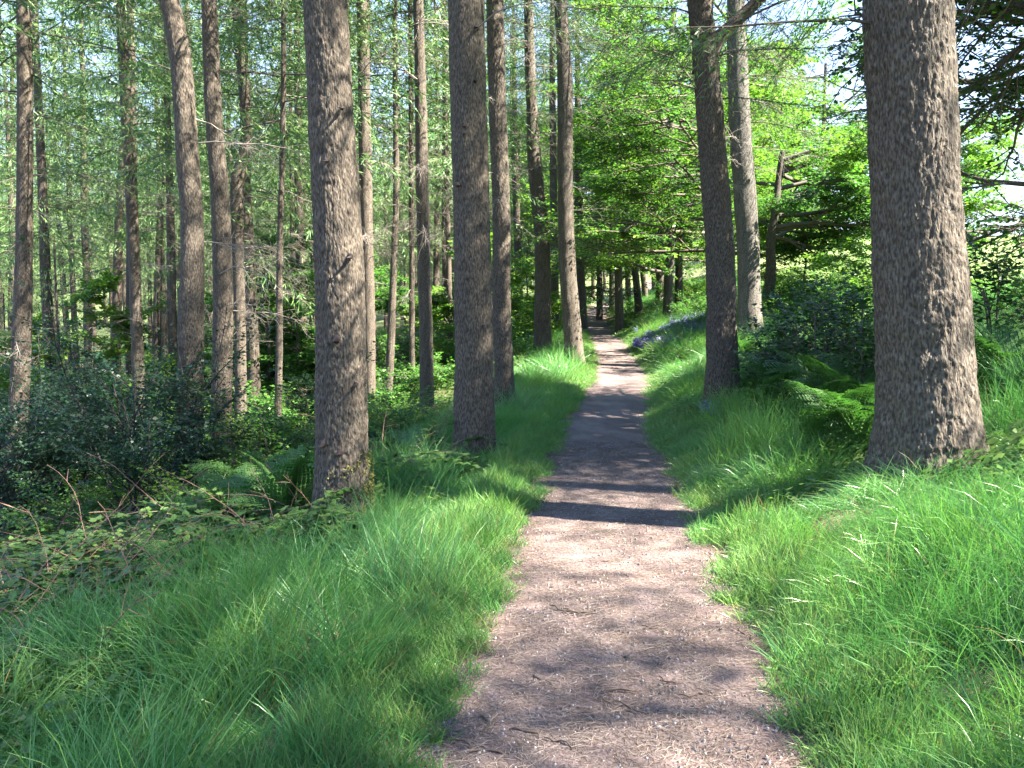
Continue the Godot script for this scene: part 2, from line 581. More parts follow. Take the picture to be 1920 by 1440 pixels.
func pixel_tree(called: String, label: String, poly: Array, o: Dictionary, group := "") -> Node3D:
	var base := ground_at(poly[0][0], poly[0][1])
	if o.has("z"):
		base = at_depth(poly[0][0], poly[0][1], o.z)
		base.y = height(base.x, base.z)
	var t := thing(called, label, "tree", base, group)
	var p := PackedVector3Array([Vector3(0, -0.25, 0)])
	var r := PackedFloat32Array([0.0])
	for e in poly:
		var q := at_depth(e[0], e[1], base.z) - base
		if q.y < 0.1:
			q.y = 0.1 if p.size() == 1 else p[-1].y + 0.1
		q.z = o.get("lean_z", 0.0) * q.y
		p.append(q)
		r.append(e[2] * 0.5 * absf(base.z) / FPX)
	r[0] = r[1]
	var total: float = o.get("total", 19.0)
	var last := p[-1]
	var slope := (p[-1] - p[-2]) / (p[-1].y - p[-2].y) * 0.5
	if last.y < total - 2.0:
		for k in 3:
			var y := lerpf(last.y, total, (k + 1) / 3.0)
			p.append(last + Vector3(slope.x, 1, slope.z) * (y - last.y))
			r.append(lerpf(r[p.size() - 2 - k], 0.03, (k + 1) / 3.0))
	var k2: float = o.get("fine", 0.0)
	part(t, "trunk", trunk_mesh(p, r, o.get("sides", 40), o.get("rows", 130), o))
	var g := RandomNumberGenerator.new()
	g.seed = int(poly[0][0] * 7 + 3)
	var ch: float = o.get("crown", 8.0)
	var top := p[-1]
	if o.get("kind", "spruce") == "spruce":
		var cl := total - ch
		# the crown's foot stands on the trunk at height ch, its tip at the trunk's tip
		var foot := Vector3.ZERO
		for i in p.size() - 1:
			if p[i + 1].y >= ch:
				foot = p[i].lerp(p[i + 1], (ch - p[i].y) / (p[i + 1].y - p[i].y))
				break
		var ax := (top - foot) / cl
		var wide: float = o.get("wide", 1.0)
		part(t, "crown", crowns[g.randi() % crowns.size()], Transform3D(Basis(Vector3(1, 0, 0) * wide, Vector3(ax.x, 1, ax.z) * cl / 12.0, Vector3(0, 0, 1) * wide) * Basis(Vector3.UP, g.randf() * TAU), foot))
		var lowp := p[mini(p.size() - 1, 6)]
		dress(t, g, lowp, o.get("green", []), o.get("dead", [6, 2.5, ch]), ch)
	return t

func _ready() -> void:
	# ---------------------------------------------------------------- camera, sky, sun, exposure
	var cam := Camera3D.new()
	cam.name = "camera"
	cam.position = EYE
	cam.rotation_degrees.x = PITCH
	cam.fov = 48.0
	cam.near = 0.05
	cam.far = 3000.0
	add_child(cam)
	cam.current = true
	var we := WorldEnvironment.new()
	we.name = "daylight"
	var env := Environment.new()
	env.background_mode = Environment.BG_SKY
	var sm := ProceduralSkyMaterial.new()
	sm.sky_top_color = Color(0.5, 0.66, 0.92)
	sm.sky_horizon_color = Color(0.86, 0.92, 0.98)
	sm.sky_curve = 0.18
	sm.sky_energy_multiplier = 1.0
	sm.ground_bottom_color = Color(0.2, 0.25, 0.15)
	sm.ground_horizon_color = Color(0.7, 0.78, 0.85)
	var sky := Sky.new()
	sky.sky_material = sm
	env.sky = sky
	env.tonemap_mode = Environment.TONE_MAPPER_LINEAR
	env.tonemap_exposure = 10.3
	env.background_energy_multiplier = 0.32
	env.sdfgi_enabled = true
	env.ssao_enabled = true
	env.ssil_enabled = true
	we.environment = env
	add_child(we)
	var sun := DirectionalLight3D.new()
	sun.name = "sun"
	sun.light_energy = 1.6
	sun.light_color = Color(1.0, 0.965, 0.9)
	sun.light_angular_distance = 0.5
	sun.shadow_enabled = true
	var elev := deg_to_rad(48.0)
	var dirn := Vector3(-0.95 * cos(elev), -sin(elev), -0.31 * cos(elev))
	sun.look_at_from_position(Vector3.ZERO, dirn, Vector3.UP)
	add_child(sun)

	nz.seed = 4
	nz.frequency = 0.1
	nz2.seed = 9
	nz2.frequency = 0.1
	cell.noise_type = FastNoiseLite.TYPE_CELLULAR
	cell.cellular_return_type = FastNoiseLite.RETURN_DISTANCE2_SUB
	cell.frequency = 1.0
	cell.seed = 2
	bn.frequency = 1.0
	bn.fractal_octaves = 2
	bn.seed = 6
	cn.frequency = 1.0
	cn.fractal_octaves = 3
	cn.seed = 12
	materials()
	ground()
	footpath()
	for k in 5:
		crowns.append(crown_mesh(100 + k, 12.0, 3.1, 0.8))
	for k in 4:
		far_crowns.append(crown_mesh(150 + k, 12.0, 2.4, 0.85, 1.45))
	for k in 5:
		var g := RandomNumberGenerator.new()
		g.seed = 200 + k
		var mb := MB.new()
		spray(mb, g, Transform3D(), 2.4, 46, 22, 0.07, 0.011, 0.82, 5)
		sprays.append(mb.mesh(M.needle))
	for k in 5:
		var g := RandomNumberGenerator.new()
		g.seed = 300 + k
		deads.append(dead_branch_mesh(g, 1.8, Color(0.2, 0.175, 0.15) if k < 3 else Color(0.12, 0.1, 0.085)))
	near_trees()
	far_trees()
	broadleaf_trees()
	undergrowth()
	grass()
	litter()

func ground() -> void:
	var ds := []
	var d := -30.0
	while d < 600.0:
		ds.append(d)
		d += 0.16 if d > -1.0 and d < 12.0 else 0.4 if d < 40.0 else 2.0 if d < 110.0 else 20.0
	var ss := []
	var s := -300.0
	while s < 420.0:
		ss.append(s)
		var a := absf(s)
		s += 0.1 if a < 2.0 else 0.25 if a < 8.0 else 0.8 if a < 20.0 else 2.5 if a < 60.0 else 20.0
	var mb := MB.new()
	for i in ds.size():
		var pc := path_at(ds[i])
		for j in ss.size():
			var x: float = pc.x + ss[j]
			var z: float = -ds[i]
			var y := height(x, z)
			if absf(ss[j]) < 0.85:
				y -= 0.03 * (1.0 - smoothstep(0.62, 0.85, absf(ss[j])))
			mb.v.append(Vector3(x, y, z))
			mb.u.append(Vector2(x, z))
			var k := cn.get_noise_2d(x * 0.9, z * 0.9)
			var k2 := cn.get_noise_2d(x * 0.25 + 50.0, z * 0.25)
			var col := Color(0.13, 0.095, 0.065).lerp(Color(0.07, 0.085, 0.03), clampf(0.4 + k + k2, 0, 1))
			if ss[j] > 0.8:
				col = Color(0.10, 0.13, 0.04).lerp(Color(0.15, 0.12, 0.07), clampf(0.3 + k, 0, 1))
				col = col.lerp(Color(0.17, 0.24, 0.06), ramp(ss[j] + k * 3.0, 8.0, 11.0))
			elif ds[i] > 66.0:
				col = Color(0.09, 0.13, 0.04).lerp(Color(0.14, 0.19, 0.05), clampf(0.5 + k + k2, 0, 1))
			elif ss[j] > -2.0:
				col = Color(0.12, 0.12, 0.05).lerp(Color(0.16, 0.11, 0.08), clampf(0.5 + k, 0, 1))
			mb.c.append(col)
	var w := ss.size()
	for i in ds.size():
		for j in w:
			var dx := mb.v[i * w + mini(j + 1, w - 1)] - mb.v[i * w + maxi(j - 1, 0)]
			var dz := mb.v[mini(i + 1, ds.size() - 1) * w + j] - mb.v[maxi(i - 1, 0) * w + j]
			mb.n.append(dx.cross(dz).normalized())
	for i in ds.size() - 1:
		for j in w - 1:
			var a := i * w + j
			mb.ix.append_array(PackedInt32Array([a, a + w, a + 1, a + 1, a + w, a + w + 1]))
	var o := MeshInstance3D.new()
	o.name = "ground"
	o.mesh = mb.mesh(M.floor)
	add_child(o)
	tag(o, "woodland floor falling away beside the path and rising to a field", "ground", "", "structure")
	# far wooded hills beyond the field
	var hb := MB.new()
	for i in 90:
		var a := deg_to_rad(-70.0 + i * 1.8)
		var rr := 900.0
		for j in 5:
			var q := j / 4.0
			var hh := (30.0 + 34.0 * nz.get_noise_1d(i * 1.1) + 22.0 * sin(i * 0.09 + 2.0) + 70.0) * sin(q * PI * 0.5) - 30.0
			var rad := rr + q * 260.0
			hb.v.append(Vector3(sin(a) * rad, hh + nz.get_noise_2d(i * 5.0, j * 30.0) * 5.0, -cos(a) * rad))
			hb.u.append(Vector2(i, j))
			hb.n.append(Vector3(-sin(a), 0.8, cos(a)).normalized())
			hb.c.append(Color(0.05, 0.085, 0.035) if nz2.get_noise_2d(i * 4.0, j * 11.0) < 0.1 else Color(0.11, 0.16, 0.05))
	for i in 89:
		for j in 4:
			var a := i * 5 + j
			hb.ix.append_array(PackedInt32Array([a, a + 1, a + 5, a + 1, a + 6, a + 5]))
	var h := MeshInstance3D.new()
	h.name = "hills"
	h.mesh = hb.mesh(M.twig)
	add_child(h)
	tag(h, "distant wooded hills seen beyond the sunlit field", "hills", "", "structure")

func footpath() -> void:
	var mb := MB.new()
	var d := -8.0
	var rows := 0
	var cols := 25
	while d < 90.0:
		var pc := path_at(d)
		var el := 0.86 + 0.13 * nz.get_noise_2d(d * 5.0, 3.0) + 0.09 * nz.get_noise_2d(d * 21.0, 9.0)
		var er := 0.86 + 0.13 * nz.get_noise_2d(d * 5.0, 80.0) + 0.09 * nz.get_noise_2d(d * 21.0, 70.0)
		for j in cols:
			var f := j / (cols - 1.0) * 2.0 - 1.0
			var s := f * (er if f > 0 else el)
			var x := pc.x + s
			var y := height(x, -d) + 0.006 - 0.05 * pow(absf(f), 8.0) + 0.012 * nz.get_noise_2d(x * 12.0, d * 12.0)
			mb.v.append(Vector3(x, y, -d))
			mb.u.append(Vector2(x, d))
			var k := cn.get_noise_2d(x * 1.4, d * 0.9)
			var k2 := cn.get_noise_2d(x * 6.0, d * 6.0)
			var col := Color(0.108, 0.077, 0.074).lerp(Color(0.165, 0.124, 0.117), clampf(0.5 + k, 0, 1)) * (1.0 + 0.3 * k2 + 0.25 * k)
			# reddish needle litter gathers along the edges
			var edge := clampf((absf(f) - 0.62) * 3.0 + k2 * 0.9 + k * 0.4, 0.0, 1.0)
			col = col.lerp(Color(0.15, 0.09, 0.078), edge * 0.75)
			mb.c.append(Color(col.r, col.g, col.b))
		rows += 1
		d += 0.07 if d > 1.0 and d < 10.0 else 0.2 if d < 30 else 0.6
	for i in rows:
		for j in cols:
			var dx := mb.v[i * cols + mini(j + 1, cols - 1)] - mb.v[i * cols + maxi(j - 1, 0)]
			var dz := mb.v[mini(i + 1, rows - 1) * cols + j] - mb.v[maxi(i - 1, 0) * cols + j]
			mb.n.append(dx.cross(dz).normalized())
	for i in rows - 1:
		for j in cols - 1:
			var a := i * cols + j
			mb.ix.append_array(PackedInt32Array([a, a + cols, a + 1, a + 1, a + cols, a + cols + 1]))
	var o := MeshInstance3D.new()
	o.name = "footpath"
	o.mesh = mb.mesh(M.earth)
	add_child(o)
	tag(o, "pinkish brown trodden earth footpath winding uphill through the trees", "path", "", "structure")

func near_trees() -> void:
	# left of the path
	var t := pixel_tree("conifer_tree", "stout straight conifer with moss and knots at its foot beside the path", [[641, 990, 100], [641, 900, 98], [639, 750, 93], [636, 500, 88], [629, 360, 84], [618, 150, 79], [610, 0, 76]],
		{"sides": 150, "rows": 460, "fine": 5.2, "depth": 0.012, "fx": 17.0, "fy": 7.5, "crisp": 0.22, "seed": 1, "tint": BARK, "crown": 8.5, "flare": 0.22, "dead": [5, 6.0, 9.0]})
	var g := RandomNumberGenerator.new()
	g.seed = 77
	moss(t, g)
	for e in [[628, 635, 0.04], [636, 846, 0.042], [603, 832, 0.03]]:
		knot(t.get_child(0), at_depth(e[0], e[1], t.position.z + 0.2) - t.position, e[2], g)
	var verge := pixel_tree("conifer_tree", "dark bare conifer trunk in the grass at the path's left verge", [[889, 872, 78], [889, 800, 75], [889, 700, 72], [883, 360, 67], [877, 150, 66], [874, 0, 65]],
		{"sides": 130, "rows": 380, "fine": 6.3, "depth": 0.008, "fx": 16.0, "fy": 5.5, "seed": 2, "tint": BARK, "crown": 8.5, "dead": [7, 4.5, 9.0], "flare": 0.2})
	pixel_tree("conifer_tree", "pale sunlit conifer trunk close behind the dark verge conifer", [[945, 772, 38], [945, 700, 36], [941, 600, 34], [940, 400, 32], [933, 200, 32], [928, 0, 31]],
		{"sides": 80, "rows": 220, "fine": 8.5, "depth": 0.01, "seed": 3, "tint": BARK, "crown": 8.0, "dead": [14, 3.5, 9.0], "green": [[6.5, 20, 0.8], [7.2, 340, 0.9], [7.6, 60, 0.8]]})
	pixel_tree("conifer_tree", "crooked grey conifer leaning over the dark holly scrub", [[350, 950, 52], [355, 800, 47], [358, 700, 46], [358, 600, 46], [361, 500, 42], [359, 400, 39], [352, 300, 39], [346, 200, 38], [337, 100, 38], [318, 0, 35]],
		{"sides": 80, "rows": 220, "fine": 8.0, "depth": 0.009, "seed": 4, "tint": BARK, "crown": 8.2, "dead": [8, 3.0, 8.5]})
	pixel_tree("conifer_tree", "slim grey conifer with sunlit foot behind the crooked one", [[413, 922, 40], [414, 800, 38], [418, 600, 37], [414, 400, 33], [400, 200, 30], [393, 20, 27]],
		{"sides": 72, "rows": 200, "fine": 9.0, "depth": 0.008, "seed": 5, "tint": BARK, "crown": 8.5, "dead": [10, 2.5, 9.0], "green": [[7.3, 200, 0.7], [7.6, 330, 0.7]]})
	pixel_tree("conifer_tree", "tall dark conifer standing beyond the holly scrub downhill", [[22, 1000, 36], [36, 750, 34], [42, 600, 32], [46, 400, 28], [47, 200, 26], [45, 0, 25]],
		{"depth": 0.009, "seed": 6, "tint": BARK, "crown": 7.5, "rows": 160, "dead": [12, 2.5, 8.0], "green": [[6, 10, 0.8], [6.8, 340, 0.9], [7.2, 190, 0.9]]})
	pixel_tree("conifer_tree", "slender bent conifer with a sunlit foot in the holly scrub", [[263, 850, 21], [262, 800, 21], [259, 700, 22], [252, 500, 20], [243, 300, 22], [234, 150, 20], [225, 0, 15]],
		{"depth": 0.009, "seed": 7, "tint": BARK, "crown": 7.0, "rows": 140, "dead": [12, 2.5, 8.0]})
	pixel_tree("conifer_tree", "kinked conifer with an S-bend halfway up its trunk", [[452, 830, 24], [451, 700, 21], [450, 600, 20], [446, 450, 22], [447, 330, 24], [461, 265, 18], [459, 180, 20], [449, 80, 18]],
		{"depth": 0.009, "seed": 8, "tint": BARK, "crown": 8.0, "rows": 140, "dead": [14, 2.5, 9.0], "green": [[6, 20, 0.9], [7, 340, 0.9]]})
	pixel_tree("conifer_tree", "straight reddish conifer half hidden behind the mossy footed trunk", [[693, 795, 23], [693, 700, 22], [686, 360, 23], [680, 0, 21]],
		{"depth": 0.009, "seed": 9, "tint": BARK, "crown": 9.0, "rows": 150, "dead": [16, 3.0, 10.0], "green": [[9, 20, 1.0], [10, 200, 1.0], [11, 330, 1.0]]})
	pixel_tree("conifer_tree", "dark conifer with many snapped dead twigs past the bramble bank", [[801, 780, 26], [800, 700, 25], [792, 360, 24], [787, 100, 19], [784, 0, 18]],
		{"depth": 0.009, "seed": 10, "tint": BARK, "crown": 8.5, "rows": 150, "dead": [22, 3.0, 10.0], "green": [[8, 150, 1.0], [9, 20, 1.0], [10, 220, 1.0]]})
	pixel_tree("conifer_tree", "thin wavering conifer between two darker trunks down the slope", [[726, 768, 15], [730, 700, 16], [738, 500, 12], [743, 350, 11], [742, 220, 10]],
		{"depth": 0.008, "seed": 11, "tint": BARK, "crown": 7.0, "rows": 120, "dead": [14, 3.0, 8.0]})
	for e in [[t, 610, 300], [t, 655, 480], [t, 640, 200], [t, 665, 720]]:
		knot(e[0].get_child(0), at_depth(e[1], e[2], e[0].position.z + 0.19) - e[0].position, g.randf_range(0.014, 0.022), g)
	for e in [[870, 235], [868, 250], [893, 50], [890, 150], [858, 345], [900, 420], [875, 520], [905, 610]]:
		knot(verge.get_child(0), at_depth(e[0], e[1], verge.position.z + 0.18) - verge.position, g.randf_range(0.018, 0.03), g)
	# further along the left edge of the path
	pixel_tree("conifer_tree", "dark conifer with a hanging fringe of dead twigs at the verge", [[1017, 672, 34], [1017, 640, 32], [1016, 450, 28], [1002, 300, 26], [997, 200, 20], [992, 60, 18]],
		{"depth": 0.01, "seed": 12, "tint": BARK, "crown": 8.5, "rows": 150, "dead": [26, 3.0, 10.0], "green": [[7.5, 330, 0.9], [8.2, 200, 0.9], [9, 90, 0.9]]})
	pixel_tree("conifer_tree", "grey conifer standing right at the path edge where grass bulges", [[1078, 684, 37], [1076, 650, 34], [1064, 500, 31], [1060, 350, 28], [1059, 150, 28], [1051, 0, 22]],
		{"depth": 0.01, "seed": 13, "tint": BARK, "crown": 9.0, "rows": 160, "dead": [12, 4.0, 10.0], "green": [[6.3, 20, 0.8], [7.0, 350, 0.9], [7.5, 160, 0.9], [8.2, 330, 1.0], [8.8, 40, 1.0]]})
	pixel_tree("conifer_tree", "straight dark trunk tucked between the two verge conifers", [[1040, 622, 17], [1039, 450, 14], [1036, 200, 12]], {"depth": 0.009, "seed": 14, "tint": BARK, "crown": 9.0, "dead": [10, 3.0, 9.0]})
	pixel_tree("conifer_tree", "slim pale conifer just beyond the path edge trunk", [[1092, 617, 18], [1088, 500, 16], [1084, 300, 14]], {"depth": 0.009, "seed": 15, "tint": BARK, "crown": 10.0, "dead": [8, 4.0, 10.0]})
	var lt := pixel_tree("conifer_tree", "thin conifer with a dead bough propped against it", [[972, 628, 15], [971, 500, 14], [966, 300, 12]], {"depth": 0.009, "seed": 16, "tint": BARK, "crown": 9.0, "dead": [10, 3.0, 9.0]})
	# right of the path
	t = pixel_tree("conifer_tree", "massive furrowed conifer trunk sunlit on one side on the grassy bank", [[1738, 905, 178], [1738, 840, 176], [1736, 720, 168], [1729, 600, 162], [1716, 400, 152], [1709, 200, 148], [1702, 0, 148]],
		{"sides": 190, "rows": 440, "fine": 4.8, "depth": 0.014, "fx": 17.0, "fy": 3.4, "crisp": 0.25, "seed": 21, "tint": BARK, "crown": 6.2, "wide": 1.25, "total": 22.0, "flare": 0.3, "dead": [0, 2.8, 4.5], "green": [[3.3, 185, 0.9], [3.7, 160, 0.9]]})
	t = pixel_tree("conifer_tree", "forked dark conifer on the right verge bristling with dead twigs", [[1356, 765, 62], [1355, 720, 60], [1353, 600, 54], [1349, 450, 52], [1337, 300, 50], [1326, 150, 46], [1312, 0, 44]],
		{"sides": 90, "rows": 260, "fine": 8.0, "depth": 0.016, "fx": 13.0, "fy": 2.0, "seed": 22, "tint": BARK, "crown": 7.5, "total": 20.0, "dead": [26, 3.2, 7.5], "green": [[4.6, 10, 0.9], [5.2, 340, 1.0], [5.8, 200, 0.9], [6.3, 30, 1.0], [6.6, 170, 0.9]]})
	var f0 := at_depth(1334, 90, t.position.z) - t.position
	var f1 := at_depth(1400, 22, t.position.z) - t.position
	var f2 := at_depth(1450, -30, t.position.z) - t.position
	part(t.get_child(0), "fork", trunk_mesh(PackedVector3Array([f0 - Vector3(0.12, 0.35, 0), f0, f1, f2, f2 + Vector3(0.7, 2.5, 0.3), f2 + Vector3(1.0, 6, 0.5)]), PackedFloat32Array([0.16, 0.15, 0.125, 0.115, 0.1, 0.04]), 40, 70, {"flare": 0.0, "seed": 23, "depth": 0.012, "tint": BARK}))
	pixel_tree("conifer_tree", "smooth grey conifer standing behind the forked verge conifer", [[1408, 640, 46], [1406, 600, 44], [1404, 500, 41], [1399, 400, 41], [1390, 280, 40], [1382, 100, 36]],
		{"depth": 0.006, "fx": 24.0, "fy": 10.0, "seed": 24, "tint": SMOOTH_BARK, "crown": 9.5, "wide": 0.8, "rows": 150, "sides": 60, "dead": [22, 4.0, 8.0], "green": [[5.0, 0, 1.1], [5.6, 340, 1.2], [6.2, 20, 1.2], [6.8, 350, 1.2], [7.4, 180, 1.0], [7.6, 30, 1.2]]})
	pixel_tree("conifer_tree", "dark trunk on the inside of the path's far bend", [[1162, 626, 16], [1160, 550, 15], [1158, 470, 15], [1154, 300, 13]], {"depth": 0.009, "seed": 25, "tint": BARK, "crown": 10.0, "dead": [6, 5.0, 10.0]})
	pixel_tree("conifer_tree", "sunlit pale trunk on the bank above the far bend", [[1198, 594, 15], [1193, 530, 13], [1187, 470, 12], [1182, 380, 11]], {"depth": 0.008, "seed": 26, "tint": BARK, "crown": 10.0, "dead": [6, 5.0, 10.0]})
	for e in [[1178, 570, 11, 1175], [1210, 566, 11, 1199], [1229, 549, 14, 1222], [1147, 584, 10, 1146], [1127, 561, 9, 1120], [1134, 548, 6, 1130], [1112, 556, 7, 1110]]:
		pixel_tree("conifer_tree", "slim trunk among those lining the path past its bend", [[e[0], e[1], e[2]], [(e[0] + e[3]) * 0.5, e[1] - 60, e[2] * 0.9], [e[3], e[1] - 150, e[2] * 0.8]], {"depth": 0.008, "seed": e[0], "tint": BARK, "sides": 24, "rows": 60, "crown": 9.0, "dead": [4, 4.0, 9.0]}, "slim trunks past the bend")
	# slimmer conifers a little further down the left slope
	for e in [[[165, 735, 15], [165, 600, 14], [158, 400, 12], [155, 150, 9]], [[145, 735, 12], [135, 500, 9], [129, 340, 8]], [[294, 745, 18], [296, 550, 15], [301, 400, 12], [311, 200, 13], [300, 60, 11]], [[520, 850, 15], [523, 700, 13], [525, 450, 11], [530, 270, 10]], [[548, 745, 10], [548, 600, 9], [548, 470, 8]], [[22, 700, 10], [22, 400, 8], [23, 100, 7]], [[845, 690, 11], [840, 450, 10], [836, 250, 9]], [[773, 740, 11], [772, 450, 10], [770, 150, 8]], [[660, 720, 10], [655, 400, 9], [655, 200, 8]]]:
		pixel_tree("conifer_tree", "slender dark conifer among others on the lower wooded slope", e, {"depth": 0.008, "seed": e[0][0], "tint": BARK, "sides": 28, "rows": 90, "crown": 6.0, "dead": [14, 2.0, 7.0]}, "slender conifers on the slope")
	# a dead bough leaning on a thin conifer
	var b := thing("leaning_bough", "bare dead bough propped slantwise against a thin conifer", "branch", lt.position + Vector3(0, 0, 0.3))
	part(b, "stem", trunk_mesh(PackedVector3Array([Vector3(1.2, -0.1, 0), Vector3(0.7, 0.45, 0), Vector3(0.1, 1.0, 0.02), Vector3(-0.35, 1.5, 0)]), PackedFloat32Array([0.11, 0.1, 0.09, 0.06]), 16, 24, {"flare": 0.0, "seed": 40, "depth": 0.01, "tint": BARK}))

func moss(t: Node3D, g: RandomNumberGenerator) -> void:
	# cushions of moss grown over the foot of the trunk
	var mb := MB.new()
	for k in 2600:
		var y := 0.62 * pow(g.randf(), 1.5) + 0.02
		var w := g.randfn() * 0.55 + 0.35
		if bn.get_noise_3d(w * 3.0, y * 7.0, 5.0) < y * 0.9 - 0.35:
			continue
		var r := 0.225 * (1.0 + 0.22 * exp(-y / 0.32) * (0.75 + 0.35 * sin(w * 3.0 + 17.3) + 0.25 * sin(w * 5.0 + 34.6)))
		var o := Vector3(cos(w), 0, sin(w))
		var d := (o * 0.5 + jit(g, 0.8) + Vector3(0, -0.3, 0)).normalized()
		mb.leaf(o * (r * 1.05 + 0.006) + Vector3(0, y, 0), d, d.cross(jit(g, 1.0)).normalized(), g.randf_range(0.014, 0.032), g.randf_range(0.008, 0.016), 0.1, Color(0.11, 0.12, 0.024).lerp(Color(0.15, 0.13, 0.035), g.randf()))
	part(t, "moss", mb.mesh(M.twig))

func knot(t: Node3D, at: Vector3, r: float, g: RandomNumberGenerator) -> void:
	# a broken branch stub with a swollen collar
	var mb := MB.new()
	var p := PackedVector3Array()
	var rr := PackedFloat32Array()
	for i in 6:
		var f := i / 5.0
		p.append(Vector3(0.01 * sin(f * 4.0), -0.02 * f, f * 0.11 - 0.04) + jit(g, 0.003))
		rr.append(r * [1.1, 1.0, 0.72, 0.55, 0.42, 0.05][i] * g.randf_range(0.9, 1.1))
	mb.tube(p, rr, 9, Color(0.02, 0.015, 0.012))
	part(t, "knot", mb.mesh(M.twig), Transform3D(Basis(), at))

func far_trees() -> void:
	var g := RandomNumberGenerator.new()
	g.seed = 31
	var trunks := []
	for k in 5:
		var p := PackedVector3Array()
		var r := PackedFloat32Array()
		var q := Vector3(0, -0.3, 0)
		var d := Vector3(g.randf_range(-0.03, 0.03), 1, g.randf_range(-0.03, 0.03))
		for i in 9:
			p.append(q)
			r.append(lerpf(0.17, 0.03, pow(i / 8.0, 1.3)))
			d = (d + Vector3(g.randf_range(-0.025, 0.025), 0, g.randf_range(-0.025, 0.025))).normalized()
			if i >= 4:
				d = (d - Vector3(q.x, 0, q.z) * 0.05).normalized()
			q += d * 18.3 / 8.0
		trunks.append([trunk_mesh(p, r, 20, 70, {"seed": 50 + k, "depth": 0.01, "tint": BARK, "flare": 0.1}), p])
	var spots := []
	var tries := 0
	while spots.size() < 205 and tries < 9000:
		tries += 1
		var d := 24.0 + 100.0 * pow(g.randf(), 1.2)
		var x := g.randf_range(-0.66, 0.06) * d
		if x > path_at(d).x - 3.5 and d < 60.0:
			continue
		if d < 34.0 and x > -6.0:
			continue
		if x / d < -0.42 and d < 60.0 and g.randf() < 0.6:
			continue
		var ok := true
		for e in spots:
			if Vector2(e.x - x, e.y - d).length_squared() < 4.5:
				ok = false
				break
		if ok:
			spots.append(Vector2(x, d))
	# rows outside the frame: beside and behind the camera on both sides, as woods go on there
	for e in [[-7.5, 4.0], [-9.5, -3.0], [-5.0, -6.0], [-12.0, 8.5], [-13.5, 2.0], [-14.0, 14.0], [-17.0, 19.0]]:
		spots.append(Vector2(e[0], e[1]))
	for i in spots.size():
		var x: float = spots[i].x
		var d: float = spots[i].y
		var near := d < 22.0
		var t := thing("spruce_tree", "spruce downhill of the path beside the viewpoint" if near else "slim bare stemmed spruce with dead twigs just beyond the leafy undergrowth" if d < 45.0 else "thin spruce in the middle of the dense stand downhill" if d < 75.0 else "distant spruce with low green boughs at the back of the stand", "tree", Vector3(x, height(x, -d), -d), "spruces beside the viewpoint" if near else "bare stemmed spruces beyond the undergrowth" if d < 45.0 else "thin spruces in the middle of the stand" if d < 75.0 else "distant spruces at the back of the stand")
		t.rotation.y = g.randf() * TAU
		var sc := g.randf_range(0.85, 1.15)
		t.scale = Vector3(sc, sc, sc)
		var v = trunks[g.randi() % 5]
		part(t, "trunk", v[0])
		var ch := g.randf_range(4.0, 7.5) if d < 55.0 else g.randf_range(1.5, 4.5)
		part(t, "crown", far_crowns[g.randi() % 4], Transform3D(Basis(Vector3.UP, g.randf() * TAU).scaled(Vector3(0.9, (18.0 - ch) / 12.0, 0.9)), Vector3(0, ch, 0)))
		if d < 42.0:
			for k in 7:
				var y := g.randf_range(2.0, ch + 1.0)
				var i0 := int((y + 0.3) / 18.3 * 8.0)
				part(t, "dead_branch", deads[g.randi() % 5], Transform3D(Basis(Vector3.UP, g.randf() * TAU).scaled(Vector3.ONE * g.randf_range(0.4, 0.9)), v[1][i0].lerp(v[1][i0 + 1], (y + 0.3) / 18.3 * 8.0 - i0)))

func broadleaf_meshes(o: Dictionary, limbs: Array, hgt: float, r0: float, sd: int, lean := Vector3.ZERO) -> Array:
	var g := RandomNumberGenerator.new()
	g.seed = sd
	var p := PackedVector3Array()
	var r := PackedFloat32Array()
	for i in 7:
		var f := i / 6.0
		p.append(Vector3(lean.x * f * f, -0.25 + (hgt + 0.25) * f, lean.z * f * f) + (jit(g, 0.09) if i > 1 else Vector3.ZERO))
		r.append(lerpf(r0, r0 * 0.4, f))
	var tr := trunk_mesh(p, r, 32, 90, {"seed": sd, "depth": 0.008, "fx": 20.0, "fy": 8.0, "tint": Color(0.075, 0.062, 0.05), "flare": 0.25})
	var mb := MB.new()
	var lf := MB.new()
	for e in limbs:
		# [height share, turn in degrees, rise, length]
		var i0 := mini(int(e[0] * 6), 5)
		var at := p[i0].lerp(p[i0 + 1], e[0] * 6 - i0)
		var w := deg_to_rad(e[1])
		grow(mb, lf, g, at, Vector3(cos(w), e[2], -sin(w)).normalized(), e[3], r0 * 0.38, 3, o)
	return [tr, mb.mesh(M.twig), lf.mesh(M.leaf)]

func stand(called: String, label: String, at: Vector3, made: Array, group := "", turn := 0.0, sc := 1.0) -> Node3D:
	var t := thing(called, label, "tree", at, group)
	t.rotation.y = turn
	t.scale = Vector3.ONE * sc
	part(t, "trunk", made[0])
	part(t, "limbs", made[1])
	part(t, "crown", made[2])
	return t

func broadleaf(called: String, label: String, base: Vector3, o: Dictionary, limbs: Array, hgt: float, r0: float, sd: int, lean := Vector3.ZERO, group := "") -> Node3D:
	return stand(called, label, base, broadleaf_meshes(o, limbs, hgt, r0, sd, lean), group)

func limb_list(g: RandomNumberGenerator, n: int, low: float, rise0: float, rise1: float, l0: float, l1: float) -> Array:
	var lm := []
	for k in n:
		lm.append([g.randf_range(low, 0.98), g.randf() * 360.0, g.randf_range(rise0, rise1), g.randf_range(l0, l1)])
	return lm

